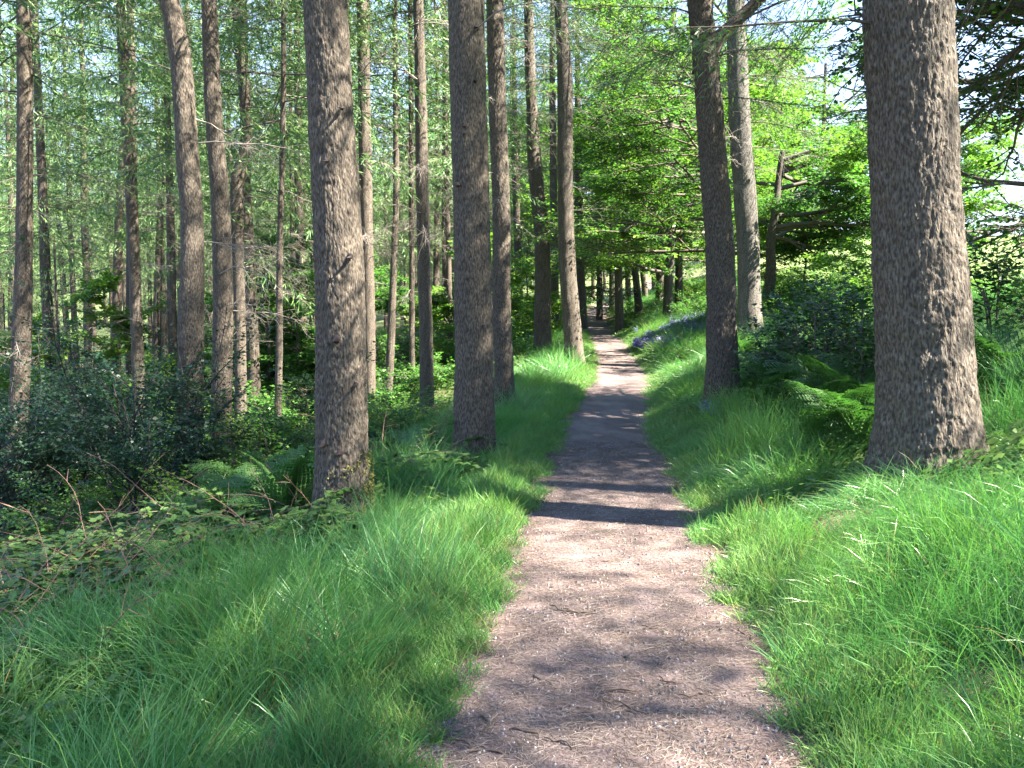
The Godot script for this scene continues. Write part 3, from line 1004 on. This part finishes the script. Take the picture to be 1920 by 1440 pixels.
func broadleaf_trees() -> void:
	var g := RandomNumberGenerator.new()
	g.seed = 61
	# the layered tree whose boughs hang over the path
	var b := ground_at(1272, 586)
	var o := kind_of(SYC, 0.11, 12)
	o.spread = 0.25
	o.tilt = 0.45
	var limbs := []
	for k in 15:
		limbs.append([g.randf_range(0.32, 0.98), [170, 200, 230, 150, 120, 260, 300, 0, 40, 190, 210, 180][k % 12] + g.randf_range(-15, 15), g.randf_range(-0.12, 0.2), g.randf_range(2.8, 4.6)])
	broadleaf("sycamore_tree", "green layered broadleaf tree spreading its boughs over the path", b, o, limbs, 9.5, 0.2, 5)
	# a second one nearer, behind the forked conifer, its boughs reaching left over the path
	var o2 := kind_of(SYC + LIME, 0.105, 10)
	o2.spread = 0.3
	o2.tilt = 0.5
	var near := []
	for k in 13:
		near.append([0.28 + 0.045 * k, [180, 205, 160, 225, 190, 140, 250][k % 7] + g.randf_range(-12, 12), g.randf_range(-0.12, 0.25), g.randf_range(3.0, 4.6)])
	broadleaf("sycamore_tree", "leafy sycamore behind the forked conifer reaching over the path", Vector3(6.7, height(6.7, -27.5), -27.5), o2, near, 9.5, 0.17, 6, Vector3(-0.6, 0, 0))
	# yellow green trees further up the path
	var lime := []
	for k in 3:
		lime.append(broadleaf_meshes(kind_of(LIME, 0.17, 9), limb_list(g, 14, 0.15, -0.05, 0.45, 3.0, 5.0), 13.0, 0.22, 8 + k))
	for e in [[6.4, 35.5], [4.9, 48.5], [8.0, 47.0], [9.8, 40.0], [0.5, 56.0], [14.5, 55.0], [3.5, 72.0], [10.5, 92.0], [18.5, 74.0], [-4.5, 78.0], [24.0, 96.0], [-14.0, 92.0], [2.0, 105.0], [22.0, 62.0]]:
		stand("lime_green_tree", "tall broadleaf with yellow green spring leaves up the path", Vector3(e[0], height(e[0], -e[1]), -e[1]), lime[g.randi() % 3], "yellow green trees up the path", g.randf() * TAU, g.randf_range(0.85, 1.1))
	# gnarled old tree with a fork beyond the grey conifer
	var q2 := ground_at(1436, 610)
	var lm2 := []
	for k in 13:
		lm2.append([g.randf_range(0.42, 0.98), g.randf() * 360.0, g.randf_range(-0.15, 0.5), g.randf_range(2.0, 3.6)])
	broadleaf("gnarled_tree", "gnarled forked broadleaf tree at the field edge behind conifers", q2, kind_of(SYC, 0.1, 13), lm2, 5.0, 0.19, 14, Vector3(0.3, 0, 0))
	# the dark tree at the field's edge whose boughs enter beside the massive trunk
	var q3 := Vector3(9.3, 0, -10.5)
	q3.y = height(q3.x, q3.z)
	var lm3 := []
	for k in 12:
		lm3.append([0.28 + 0.06 * k, 150 + g.randf_range(-40, 60), g.randf_range(-0.05, 0.35), g.randf_range(3.0, 4.4)])
	for k in 6:
		lm3.append([g.randf_range(0.5, 0.98), g.randf() * 360.0, g.randf_range(0.1, 0.5), g.randf_range(2.5, 4.0)])
	var od := kind_of(DARKL, 0.075, 11, true)
	od.crook = 0.28
	broadleaf("oak_tree", "dark small leaved oak with crooked boughs beside the field", q3, od, lm3, 8.0, 0.26, 15)
	# light saplings along the field edge on the right
	var young := [broadleaf_meshes(kind_of(LIME, 0.085, 9), limb_list(g, 9, 0.25, 0.0, 0.5, 1.2, 2.0), 3.6, 0.05, 16), broadleaf_meshes(kind_of(SYC, 0.085, 9), limb_list(g, 9, 0.25, 0.0, 0.5, 1.2, 2.0), 3.6, 0.05, 17)]
	for e in [[9.6, 21.0], [12.0, 25.0], [9.4, 28.0]]:
		stand("sapling", "young light leaved sapling on the bank by the field", Vector3(e[0], height(e[0], -e[1]), -e[1]), young[g.randi() % 2], "saplings by the field", g.randf() * TAU, g.randf_range(0.8, 1.1))
	# understorey saplings in the wood on the left
	var under := [broadleaf_meshes(kind_of(SYC, 0.12, 9), limb_list(g, 9, 0.2, -0.1, 0.35, 1.2, 2.2), 5.0, 0.05, 20), broadleaf_meshes(kind_of(LIME, 0.11, 8), limb_list(g, 8, 0.2, -0.1, 0.35, 1.1, 2.0), 5.0, 0.05, 21)]
	for e in [[500, 800], [300, 800], [560, 790], [120, 820], [620, 760], [880, 690], [20, 800], [420, 770], [990, 640]]:
		stand("sapling", "green leafy understorey sapling between the conifer trunks downhill", ground_at(e[0], e[1]), under[g.randi() % 2], "understorey saplings downhill", g.randf() * TAU, g.randf_range(0.8, 1.15))
	# unseen conifers added outside the frame, placed and widened to dapple the path
	for e in [[10.0, -0.6, 1.6, 8.6], [8.8, -0.6, 1.4, 8.2], [12.5, -7.0, 1.0, 7.0], [9.5, 5.4, 1.1, 6.6], [10.6, 7.0, 1.15, 6.5], [9.2, 8.4, 1.0, 4.5], [13.5, 8.5, 1.1, 5.0], [11.5, 13.0, 1.0, 5.0]]:
		var y := height(e[0], -e[1])
		var t := thing("conifer_tree", "unseen conifer added above the bank to shade the path", "tree", Vector3(e[0], y, -e[1]), "conifers added to shade the path")
		var p := PackedVector3Array([Vector3(0, -0.3, 0), Vector3(0.05, 6, 0), Vector3(0, 12, 0.1), Vector3(0, 18, 0)])
		part(t, "trunk", trunk_mesh(p, PackedFloat32Array([0.24, 0.2, 0.14, 0.03]), 32, 80, {"seed": int(e[1]) + 90, "depth": 0.015}))
		part(t, "crown", crowns[g.randi() % 5], Transform3D(Basis(Vector3.UP, g.randf() * TAU).scaled(Vector3(e[2], (18.0 - e[3]) / 12.0, e[2])), Vector3(0, e[3], 0)))

func undergrowth() -> void:
	var g := RandomNumberGenerator.new()
	g.seed = 71
	# ---- dark holly scrub down the bank
	var ho := kind_of(HOLLY, 0.062, 17)
	ho.kids = [0, 8, 7, 6]
	ho.tilt = 0.9
	ho.bark = Color(0.025, 0.022, 0.02)
	var hol := [shrub_meshes(1, 2.3, 1.3, 7, ho), shrub_meshes(2, 1.9, 1.2, 7, ho)]
	var k := 0
	for e in [[60, 1010, 1.0], [170, 985, 1.05], [265, 990, 0.95], [110, 940, 1.1], [-40, 1040, 1.0], [330, 975, 0.6], [215, 930, 1.0]]:
		var t := thing("holly_bush", "dark glossy holly bush in the scrub below the verge", "bush", ground_at(e[0], e[1]), "dark holly scrub")
		t.rotation.y = g.randf() * TAU
		t.scale = Vector3.ONE * e[2]
		part(t, "stems", hol[k % 2][0])
		part(t, "leaves", hol[k % 2][1])
		k += 1
	# ---- leafy shrubs filling the wood's floor on the slope
	var so := kind_of(SYC, 0.085, 9)
	var shr := [shrub_meshes(11, 1.2, 0.9, 6, so), shrub_meshes(12, 1.0, 0.9, 6, so), shrub_meshes(13, 1.5, 0.8, 5, kind_of(DARKL, 0.09, 9))]
	var cnt := 0
	var tries := 0
	while cnt < 120 and tries < 3000:
		tries += 1
		var d := g.randf_range(10.0, 60.0)
		var s := -g.randf_range(2.6, 6.0 + d * 0.55)
		var x := path_at(d).x + s
		if d < 14.0 and s > -4.0:
			continue
		var vi := g.randi() % 3
		var v = shr[vi]
		var t := thing("woodland_shrub", "tall dark leaved shrub on the wooded slope below the path" if vi == 2 else "low bright green shrub on the wooded slope below the path", "shrub", Vector3(x, height(x, -d), -d), "dark shrubs on the slope" if vi == 2 else "low green shrubs on the slope")
		t.rotation.y = g.randf() * TAU
		t.scale = Vector3.ONE * g.randf_range(0.6, 1.25)
		part(t, "stems", v[0])
		part(t, "leaves", v[1])
		cnt += 1
	# ---- bright shrubs on the right bank and along the field
	var bright := [shrub_meshes(31, 1.1, 0.9, 6, kind_of(LIME, 0.07, 10)), shrub_meshes(32, 1.2, 0.9, 6, kind_of(SYC, 0.075, 10))]
	cnt = 0
	while cnt < 28:
		var d := g.randf_range(10.0, 48.0)
		var s := g.randf_range(3.2, 9.0)
		var x := path_at(d).x + s
		var t := thing("bank_shrub", "leafy shrub on the sunny bank between path and field", "shrub", Vector3(x, height(x, -d), -d), "shrubs on the sunny bank")
		t.rotation.y = g.randf() * TAU
		t.scale = Vector3.ONE * g.randf_range(0.6, 1.2)
		var v = bright[g.randi() % 2]
		part(t, "stems", v[0])
		part(t, "leaves", v[1])
		cnt += 1
	for e in [[560, 905, 0.7], [480, 880, 0.9], [390, 960, 0.6], [300, 930, 0.8], [40, 900, 1.0], [730, 830, 0.7], [650, 820, 0.8], [230, 880, 1.0], [120, 1020, 0.7], [560, 860, 0.9]]:
		var t := thing("bank_shrub", "leafy green shrub just below the grassy left verge", "shrub", ground_at(e[0], e[1] + 25), "shrubs just below the left verge")
		t.rotation.y = g.randf() * TAU
		t.scale = Vector3.ONE * e[2]
		var v = bright[g.randi() % 2]
		part(t, "stems", v[0])
		part(t, "leaves", v[1])
	for e in [[1520, 735, 0.85], [1590, 715, 0.9], [1460, 715, 0.7], [1610, 765, 0.7], [1880, 700, 0.9]]:
		var t := thing("dark_shrub", "dark leaved shrub among the ferns beside the massive trunk", "shrub", ground_at(e[0], e[1] + 20), "dark shrubs among the ferns")
		t.rotation.y = g.randf() * TAU
		t.scale = Vector3.ONE * e[2]
		part(t, "stems", shr[2][0])
		part(t, "leaves", shr[2][1])
	# ---- ferns
	var fr := [frond_mesh(1, 0.95, 1.5), frond_mesh(2, 0.8, 1.9), frond_mesh(3, 1.05, 1.2)]
	var right_f := "bracken fern in the shaded clump beside the massive trunk"
	var left_f := "fern growing on the slope below the left verge"
	for e in [[1545, 765, 1.25, 9], [1480, 745, 1.1, 8], [1600, 770, 1.2, 9], [1520, 800, 0.9, 8], [1420, 720, 0.9, 7], [1590, 820, 0.85, 8], [1450, 700, 1.0, 8], [1560, 730, 1.3, 9], [1400, 660, 1.0, 8], [1490, 690, 1.1, 9], [1860, 760, 1.1, 8], [1900, 720, 1.1, 8], [1440, 775, 0.7, 7], [1580, 790, 1.1, 9], [1500, 775, 1.1, 9], [1550, 835, 0.9, 8], [1625, 835, 0.9, 8], [1470, 810, 0.8, 7]]:
		fern(g, fr, ground_at(e[0], e[1] + 25), e[2], e[3], right_f, "ferns beside the massive trunk")
	for e in [[470, 975, 1.1, 7], [545, 965, 1.0, 7], [500, 945, 1.1, 8], [575, 940, 0.9, 6], [430, 1000, 0.9, 6], [760, 860, 0.7, 6], [650, 850, 0.9, 7], [720, 830, 0.8, 6], [985, 700, 0.8, 6], [960, 720, 0.8, 6], [300, 1040, 0.7, 5]]:
		fern(g, fr, ground_at(e[0], e[1] + 20), e[2], e[3], left_f, "ferns below the left verge")
	var lone := thing("fern", "single pale upright fern frond at the edge of the brambles", "fern", ground_at(345, 1135))
	part(lone, "frond", frond_mesh(9, 0.62, 0.9), Transform3D(Basis(Vector3.UP, 2.7), Vector3.ZERO))
	part(lone, "frond", frond_mesh(10, 0.45, 1.7), Transform3D(Basis(Vector3.UP, 3.9), Vector3.ZERO))
	# ---- brambles on the near left bank
	for e in [[90, 1130, 1.0], [200, 1090, 1.1], [60, 1200, 0.8], [300, 1070, 0.9], [420, 1040, 0.9], [540, 1010, 0.8], [160, 1180, 0.8], [260, 1150, 0.7], [20, 1090, 1.1], [380, 1010, 1.0], [760, 880, 1.0], [810, 850, 0.9], [720, 900, 0.8], [120, 1080, 1.2], [250, 1030, 1.2], [340, 1110, 0.8], [460, 1000, 0.9], [30, 1150, 1.0], [180, 1140, 0.9], [600, 985, 0.7], [-20, 1230, 0.9], [110, 1265, 0.6]]:
		bramble(g, ground_at(e[0], e[1] + 20), e[2], "thorny bramble with arching reddish canes on the bank below the verge", "brambles on the left bank")
	# ---- dead bracken heap
	var hb := thing("dead_bracken", "brown heap of last year's dead bracken among the brambles", "dead plants", ground_at(110, 1230))
	var mb := MB.new()
	for i in 260:
		var w := g.randf() * TAU
		var a := Vector3(cos(w), 0, sin(w)) * g.randf() * 0.55 + Vector3(0, g.randf_range(0.02, 0.22), 0)
		var dd := (jit(g, 1.0) * Vector3(1, 0.4, 1)).normalized()
		var l := g.randf_range(0.1, 0.35)
		mb.tube(PackedVector3Array([a, a + dd * l * 0.5 + Vector3(0, 0.03, 0), a + dd * l]), PackedFloat32Array([0.003, 0.0025, 0.001]), 3, Color(0.26, 0.16, 0.1) * g.randf_range(0.7, 1.25))
	part(hb, "stalks", mb.mesh(M.twig))
	# ---- bluebells
	var bl := thing("bluebells", "drift of violet bluebells on the grassy bank by the path", "flowers", Vector3.ZERO, "", "stuff")
	var bm := MB.new()
	for i in 5:
		var st := Vector3(g.randf_range(-0.06, 0.06), 0, g.randf_range(-0.06, 0.06))
		var tp := st + Vector3(g.randf_range(-0.05, 0.05), g.randf_range(0.26, 0.4), g.randf_range(-0.05, 0.05))
		bm.tube(PackedVector3Array([st, st.lerp(tp, 0.6), tp]), PackedFloat32Array([0.003, 0.0025, 0.002]), 3, Color(0.08, 0.14, 0.05))
		for j in 9:
			var at := st.lerp(tp, 0.5 + 0.055 * j)
			var w := g.randf() * TAU
			var dd := Vector3(cos(w), -0.6, sin(w)).normalized()
			bm.leaf(at, dd, dd.cross(Vector3.UP).normalized(), 0.035, 0.022, 0.3, Color(0.2, 0.18, 0.5) * g.randf_range(0.8, 1.3))
			bm.leaf(at, dd, dd.cross(dd.cross(Vector3.UP)).normalized(), 0.035, 0.022, 0.3, Color(0.25, 0.22, 0.56) * g.randf_range(0.8, 1.3))
	var bmesh := bm.mesh(M.petal)
	var xfs := []
	var cols := []
	for i in 330:
		var py := g.randf_range(592, 652)
		var px := maxf(1192.0, lerpf(1325, 1225, (py - 592) / 60.0) + g.randfn() * 30.0)
		var q := ground_at(px, py + 10)
		xfs.append(Transform3D(Basis(Vector3.UP, g.randf() * TAU).scaled(Vector3.ONE * g.randf_range(0.9, 1.5)), q))
		cols.append(Color(1, 1, 1))
	for e in [[1345, 770], [1330, 790], [700, 850]]:
		for j in 4:
			xfs.append(Transform3D(Basis(Vector3.UP, g.randf() * TAU), ground_at(e[0] + g.randf_range(-14, 14), e[1] + g.randf_range(-8, 8))))
			cols.append(Color(1, 1, 1))
	scatter(bl, "flower_spikes", bmesh, xfs, cols)

func fern(g: RandomNumberGenerator, fr: Array, at: Vector3, sc: float, n: int, label: String, group: String) -> void:
	var t := thing("fern", label, "fern", at, group)
	t.rotation.y = g.randf() * TAU
	for k in n:
		var w := TAU * (k + g.randf_range(-0.3, 0.3)) / n
		part(t, "frond", fr[g.randi() % fr.size()], Transform3D(Basis(Vector3.UP, w) * Basis(Vector3.BACK, g.randf_range(-0.25, 0.35)) * Basis(Vector3.RIGHT, g.randf_range(-0.3, 0.3)).scaled(Vector3.ONE * sc * g.randf_range(0.75, 1.1)), Vector3.ZERO))

func bramble(g: RandomNumberGenerator, at: Vector3, sc: float, label: String, group: String) -> void:
	var t := thing("bramble", label, "bramble", at, group)
	var lf := MB.new()
	for k in 14:
		var mb := MB.new()
		var p := PackedVector3Array()
		var r := PackedFloat32Array()
		var w := g.randf() * TAU
		var d := Vector3(cos(w) * 0.5, 1.0, sin(w) * 0.5).normalized()
		var q := jit(g, 0.12) * Vector3(1, 0, 1)
		var ln := sc * g.randf_range(0.65, 1.5)
		var bare := k < 4
		for i in 10:
			p.append(q)
			r.append(lerpf(0.0045, 0.0015, i / 9.0))
			d = (d + jit(g, 0.16) + Vector3(cos(w) * 0.1, -0.2 if not bare else -0.04, sin(w) * 0.1)).normalized()
			q += d * ln / 9.0
			if i > 1 and not bare:
				for j in 3:
					# three leaflets on a short stalk
					var w2 := g.randf() * TAU
					var od := Vector3(cos(w2), g.randf_range(-0.2, 0.4), sin(w2)).normalized()
					var st := q + od * 0.05
					var col := Color(0.075, 0.155, 0.045).lerp(Color(0.13, 0.21, 0.06), g.randf()) * g.randf_range(0.8, 1.2)
					for e in [-1.0, 0.0, 1.0]:
						var dd: Vector3 = od.rotated(Vector3.UP, e * 1.25)
						dd = (dd + Vector3(0, g.randf_range(-0.5, 0.0), 0)).normalized()
						lf.leaf6(st, dd, dd.cross((Vector3.UP + jit(g, 0.35)).normalized()).normalized(), g.randf_range(0.055, 0.085), 0.052, 0.12, col)
		mb.tube(p, r, 4, Color(0.21, 0.115, 0.085) if bare else Color(0.13, 0.1, 0.06))
		if bare:
			for i in range(3, 9):
				if g.randf() < 0.7:
					var e := p[i] + (d + jit(g, 1.0)).normalized() * g.randf_range(0.06, 0.2)
					mb.tube(PackedVector3Array([p[i], p[i].lerp(e, 0.5) + jit(g, 0.01), e]), PackedFloat32Array([0.0025, 0.002, 0.001]), 3, Color(0.22, 0.13, 0.1))
		part(t, "cane", mb.mesh(M.twig))
	part(t, "leaves", lf.mesh(M.leaf))

func sheared(x: float, d: float, turn: float, sc: Vector3, sink: float) -> Transform3D:
	# a patch that lies along the slope of the ground
	var h := height(x, -d)
	var hx := (height(x + 0.2, -d) - height(x - 0.2, -d)) / 0.4
	var hz := (height(x, -d + 0.2) - height(x, -d - 0.2)) / 0.4
	return Transform3D(Basis(Vector3(1, hx, 0), Vector3(0, 1, 0), Vector3(0, hz, 1)) * Basis(Vector3.UP, turn).scaled(sc), Vector3(x, h - sink, -d))

func put_in(lots: Dictionary, m: Mesh, xf: Transform3D, col: Color) -> void:
	if not lots.has(m):
		lots[m] = [[], []]
	lots[m][0].append(xf)
	lots[m][1].append(col)

func grass() -> void:
	var root := thing("grass", "long lush green grass covering both verges of the path", "grass", Vector3.ZERO, "", "stuff")
	var g := RandomNumberGenerator.new()
	g.seed = 81
	var tall := []
	var mid := []
	var tuft := []
	for k in 6:
		tall.append(tuft_mesh(400 + k, 400, 0.54, 0.25, Vector3(-0.35, 0, 0.1) if k % 2 else Vector3(-0.05, 0, 0.25), 0.42))
	for k in 4:
		mid.append(tuft_mesh(430 + k, 420, 0.26, 0.24, Vector3(-0.08, 0, 0.05), 0.3))
		tuft.append(tuft_mesh(450 + k, 40, 0.15, 0.07, Vector3.ZERO, 0.28))
	var lots := {}
	var feet := [Vector3(-1.35, 6.6, 1.0), Vector3(-0.4, 9.1, 1.0), Vector3(3.05, 5.9, 1.1), Vector3(3.2, 12.5, 1.1), Vector3(1.7, 22.6, 1.2)]
	# [distance from, to, spacing, growth]
	for zone in [[1.6, 9.0, 0.33, 1.0], [9.0, 18.0, 0.46, 1.25], [18.0, 34.0, 0.75, 1.8], [34.0, 66.0, 1.3, 2.6]]:
		for side in [-1.0, 1.0]:
			var wide: float = 3.2 if side < 0 else (5.5 if zone[0] < 8.0 else 9.0)
			var d: float = zone[0]
			while d < zone[1]:
				var a := 0.16
				while a < wide:
					var dd: float = d + g.randf_range(-0.5, 0.5) * zone[2]
					var aa: float = a + g.randf_range(-0.4, 0.4) * zone[2]
					a += zone[2]
					var x: float = path_at(dd).x + side * (0.79 + aa)
					if absf(x) > dd * 0.66 + 0.8 or aa < 0.14:
						continue
					var pat := nz.get_noise_2d(x * 9.0, dd * 9.0)
					if side < 0 and aa > (1.45 if dd > 4.8 else 2.0) + pat * 0.8 and g.randf() > 0.04:
						continue
					if aa < 0.3 * zone[3] and zone[2] > 0.5:
						continue
					var lng := smoothstep(0.3, 0.8, aa + pat * 0.35)
					var m: Mesh = tall[g.randi() % 6] if g.randf() < lng else mid[g.randi() % 4]
					var sc: float = g.randf_range(0.6, 1.1) * (1.0 + 0.9 * pat) * (1.0 if zone[3] < 1.5 else 1.15)
					for f in feet:
						if Vector2(x - f.x, dd - f.y).length() < f.z:
							sc *= 0.5
					var sort: int = 0 if nz2.get_noise_2d(x * 4.0, dd * 4.0) + g.randf_range(-0.2, 0.2) < 0.0 else 1 + g.randi() % 2   # three grasses, mixed in patches
					put_in(lots, m, sheared(x, dd, g.randf_range(-0.9, 0.9) if g.randf() < 0.6 else g.randf() * TAU, Vector3(zone[3], sc, zone[3]), 0.02), [Color(0.92, 1.0, 0.95), Color(1.22, 1.12, 0.85), Color(1.1, 1.1, 1.15)][sort])
				d += zone[2]
	# ragged short tufts along the path's edges
	for i in 5600:
		var d := 1.5 + 38.0 * pow(g.randf(), 1.8)
		var side := -1.0 if i % 2 else 1.0
		var a := g.randf_range(-0.12, 0.46)
		var x: float = path_at(d).x + side * (0.72 + a)
		var ed := a + nz.get_noise_2d(x * 9.0, d * 9.0) * 0.3 + nz2.get_noise_2d(x * 30.0, d * 30.0) * 0.15
		if ed < g.randf_range(-0.14, 0.04):
			continue
		var k := g.randf_range(0.6, 1.3) * (0.75 + maxf(ed, 0.0) * 1.6)
		put_in(lots, tuft[g.randi() % 4], sheared(x, d, g.randf() * TAU, Vector3(1.0 + d * 0.03, k, 1.0 + d * 0.03), 0.008), Color(g.randf_range(0.9, 1.4), g.randf_range(0.85, 1.1), 0.9))
	var total := 0
	for m in lots:
		scatter(root, "tufts", m, lots[m][0], lots[m][1])
		total += lots[m][0].size()
	# ---- low herbs and seedlings on the wood's floor and the bank
	var herb := thing("ground_cover", "low leafy herbs and ivy carpeting the woodland slope", "plants", Vector3.ZERO, "", "stuff")
	var hm := []
	for k in 5:
		var mb := MB.new()
		for i in 300:
			var w := g.randf() * TAU
			var at := Vector3(cos(w), 0, sin(w)) * 0.45 * sqrt(g.randf()) + Vector3(0, g.randf_range(0.02, 0.24), 0)
			var w2 := g.randf() * TAU
			var dd := Vector3(cos(w2), g.randf_range(-0.4, 0.3), sin(w2)).normalized()
			var sz := g.randf_range(0.03, 0.075)
			mb.leaf(at, dd, dd.cross((Vector3.UP + jit(g, 0.5)).normalized()).normalized(), sz, sz * 0.7, 0.12, Color(0.075, 0.155, 0.04).lerp(Color(0.12, 0.2, 0.05), g.randf()))
		hm.append(mb.mesh(M.leaf))
	lots = {}
	for i in 3400:
		var left := i % 3 > 0
		var d := 2.5 + 58.0 * pow(g.randf(), 1.6)
		var s := -g.randf_range(2.3, 6.0 + d * 0.62) if left else g.randf_range(2.4, 8.0)
		if i % 9 == 0 and d > 6.0:
			s = g.randf_range(1.2, 2.2) * (-1.0 if left else 1.0)
		var x: float = path_at(d).x + s
		if absf(x) > d * 0.66 + 1.0 or nz2.get_noise_2d(x * 5.0, d * 5.0) > (0.25 if left else 0.0):
			continue
		var k := g.randf_range(0.8, 1.3) * (1.0 + d * 0.01)
		put_in(lots, hm[g.randi() % 5], sheared(x, d, g.randf() * TAU, Vector3(k, k * 0.9, k), 0.02), Color(g.randf_range(0.8, 1.2), g.randf_range(0.85, 1.15), 1.0))
	for m in lots:
		scatter(herb, "herbs", m, lots[m][0], lots[m][1])

func litter() -> void:
	var g := RandomNumberGenerator.new()
	g.seed = 91
	# fallen twigs on the path: middle pixel, turn on the ground, length, thickness
	for e in [[1173, 1242, 100, 0.07, 0.006, "short dark stub of stick lying on the path"], [910, 1362, 95, 0.16, 0.005, "curved dark stick near the path's grassy left edge"], [1085, 1153, -25, 0.17, 0.004, "forked twig lying across the middle of the path"], [1498, 1390, 92, 0.12, 0.005, "straight dark stick by the bare right edge of the path"], [1165, 1301, 5, 0.13, 0.004, "pale straight twig on the path"], [1030, 1284, -35, 0.16, 0.004, ""], [990, 1379, -8, 0.13, 0.004, ""], [1185, 1335, -40, 0.17, 0.003, ""], [1140, 1325, -50, 0.1, 0.003, ""], [1390, 1190, 88, 0.1, 0.003, ""], [1150, 1056, 20, 0.16, 0.003, ""], [920, 1418, 0, 0.13, 0.004, ""], [1300, 1310, 6, 0.12, 0.003, ""], [1225, 1180, -5, 0.1, 0.003, ""], [860, 1395, -55, 0.15, 0.003, ""], [1050, 1400, -40, 0.12, 0.003, ""], [1060, 1150, -35, 0.2, 0.004, ""], [1255, 1285, -40, 0.1, 0.003, ""]]:
		var at := ground_at(e[0], e[1])
		var lab: String = e[5] if e[5] else "thin brown twig fallen on the earth of the path"
		var t := thing("fallen_twig", lab, "twig", at + Vector3(0, 0.02, 0), "" if e[5] else "thin twigs on the path")
		t.rotation.y = deg_to_rad(e[2])
		var p := PackedVector3Array()
		var r := PackedFloat32Array()
		for i in 7:
			var f := i / 6.0 - 0.5
			p.append(Vector3(f * e[3] * 1.15, 0.004 * sin(i * 2.1), e[3] * 0.09 * sin(i * 1.1 + e[0])) + jit(g, 0.003))
			r.append(e[4] * 1.3 * (1.1 - 0.6 * absf(f) - 0.3 * f))
		r[0] *= 0.5
		r[6] *= 0.4
		var mb := MB.new()
		mb.tube(p, r, 6, Color(0.045, 0.032, 0.027) if e[4] > 0.0045 else Color(0.075, 0.052, 0.043))
		part(t, "stem", mb.mesh(M.twig))
		if e[3] > 0.15:
			var sb := MB.new()
			sb.tube(PackedVector3Array([p[3], p[3] + Vector3(0.03, 0.006, 0.025), p[3] + Vector3(0.075, 0.003, 0.05)]), PackedFloat32Array([e[4] * 0.6, e[4] * 0.5, 0.0008]), 4, Color(0.18, 0.135, 0.11))
			part(t, "side_twig", sb.mesh(M.twig))
	var stone := MB.new()
	stone.tube(PackedVector3Array([Vector3(0, -0.01, 0), Vector3(0.001, 0.0, 0), Vector3(0, 0.006, 0.002), Vector3(0, 0.009, 0)]), PackedFloat32Array([0.008, 0.014, 0.010, 0.0005]), 7, Color(1, 1, 1))
	var sx := []
	var scs := []
	for i in 260:
		var d := 2.4 + 9.0 * pow(g.randf(), 1.4)
		var x := path_at(d).x + g.randf_range(-0.8, 0.8)
		sx.append(Transform3D(Basis(Vector3.UP, g.randf() * TAU) * Basis.from_scale(Vector3(g.randf_range(0.5, 1.4), g.randf_range(0.5, 1.0), g.randf_range(0.5, 1.1))), Vector3(x, height(x, -d) + 0.006, -d)))
		scs.append(Color(0.12, 0.1, 0.095).lerp(Color(0.3, 0.27, 0.26), g.randf()))
	# needles, crumbs and grit
	var root := thing("needle_litter", "scattered pine needles and grit strewn over the path", "litter", Vector3.ZERO, "", "stuff")
	var nm := MB.new()
	for i in 5:
		var a := Vector3(g.randf_range(-0.03, 0.03), 0.002, g.randf_range(-0.03, 0.03))
		var w := g.randf() * TAU
		var dd := Vector3(cos(w), g.randf_range(-0.05, 0.12), sin(w))
		nm.tube(PackedVector3Array([a, a + dd * 0.02 + Vector3(0, 0.002, 0), a + dd * 0.042]), PackedFloat32Array([0.0009, 0.0009, 0.0004]), 3, Color(1, 1, 1))
	var gm := MB.new()
	gm.tube(PackedVector3Array([Vector3(0, -0.004, 0), Vector3(0.0005, 0.001, 0), Vector3(0, 0.0045, 0.001), Vector3(0, 0.006, 0)]), PackedFloat32Array([0.003, 0.0055, 0.0035, 0.0003]), 6, Color(1, 1, 1))
	var nx := []
	var nc := []
	var gx := []
	var gc := []
	for i in 13000:
		var d := 2.2 + 9.0 * pow(g.randf(), 1.7)
		var s := g.randf_range(-0.85, 0.85)
		var x := path_at(d).x + s
		var at := Vector3(x, height(x, -d) + 0.008, -d)
		if i % 4:
			nx.append(Transform3D(Basis(Vector3.UP, g.randf() * TAU).scaled(Vector3.ONE * g.randf_range(0.7, 1.4)), at))
			nc.append(Color(0.09, 0.06, 0.045).lerp(Color(0.3, 0.245, 0.21), pow(g.randf(), 1.6)))
		else:
			gx.append(Transform3D(Basis(Vector3.UP, g.randf() * TAU).scaled(Vector3(1, 0.8, 1) * g.randf_range(0.5, 1.6)), at))
			gc.append(Color(0.2, 0.165, 0.15).lerp(Color(0.4, 0.36, 0.34), g.randf()))
	scatter(root, "needles", nm.mesh(M.twig), nx, nc)
	scatter(root, "grit", gm.mesh(M.twig), gx, gc)
	scatter(root, "stones", stone.mesh(M.twig), sx, scs)
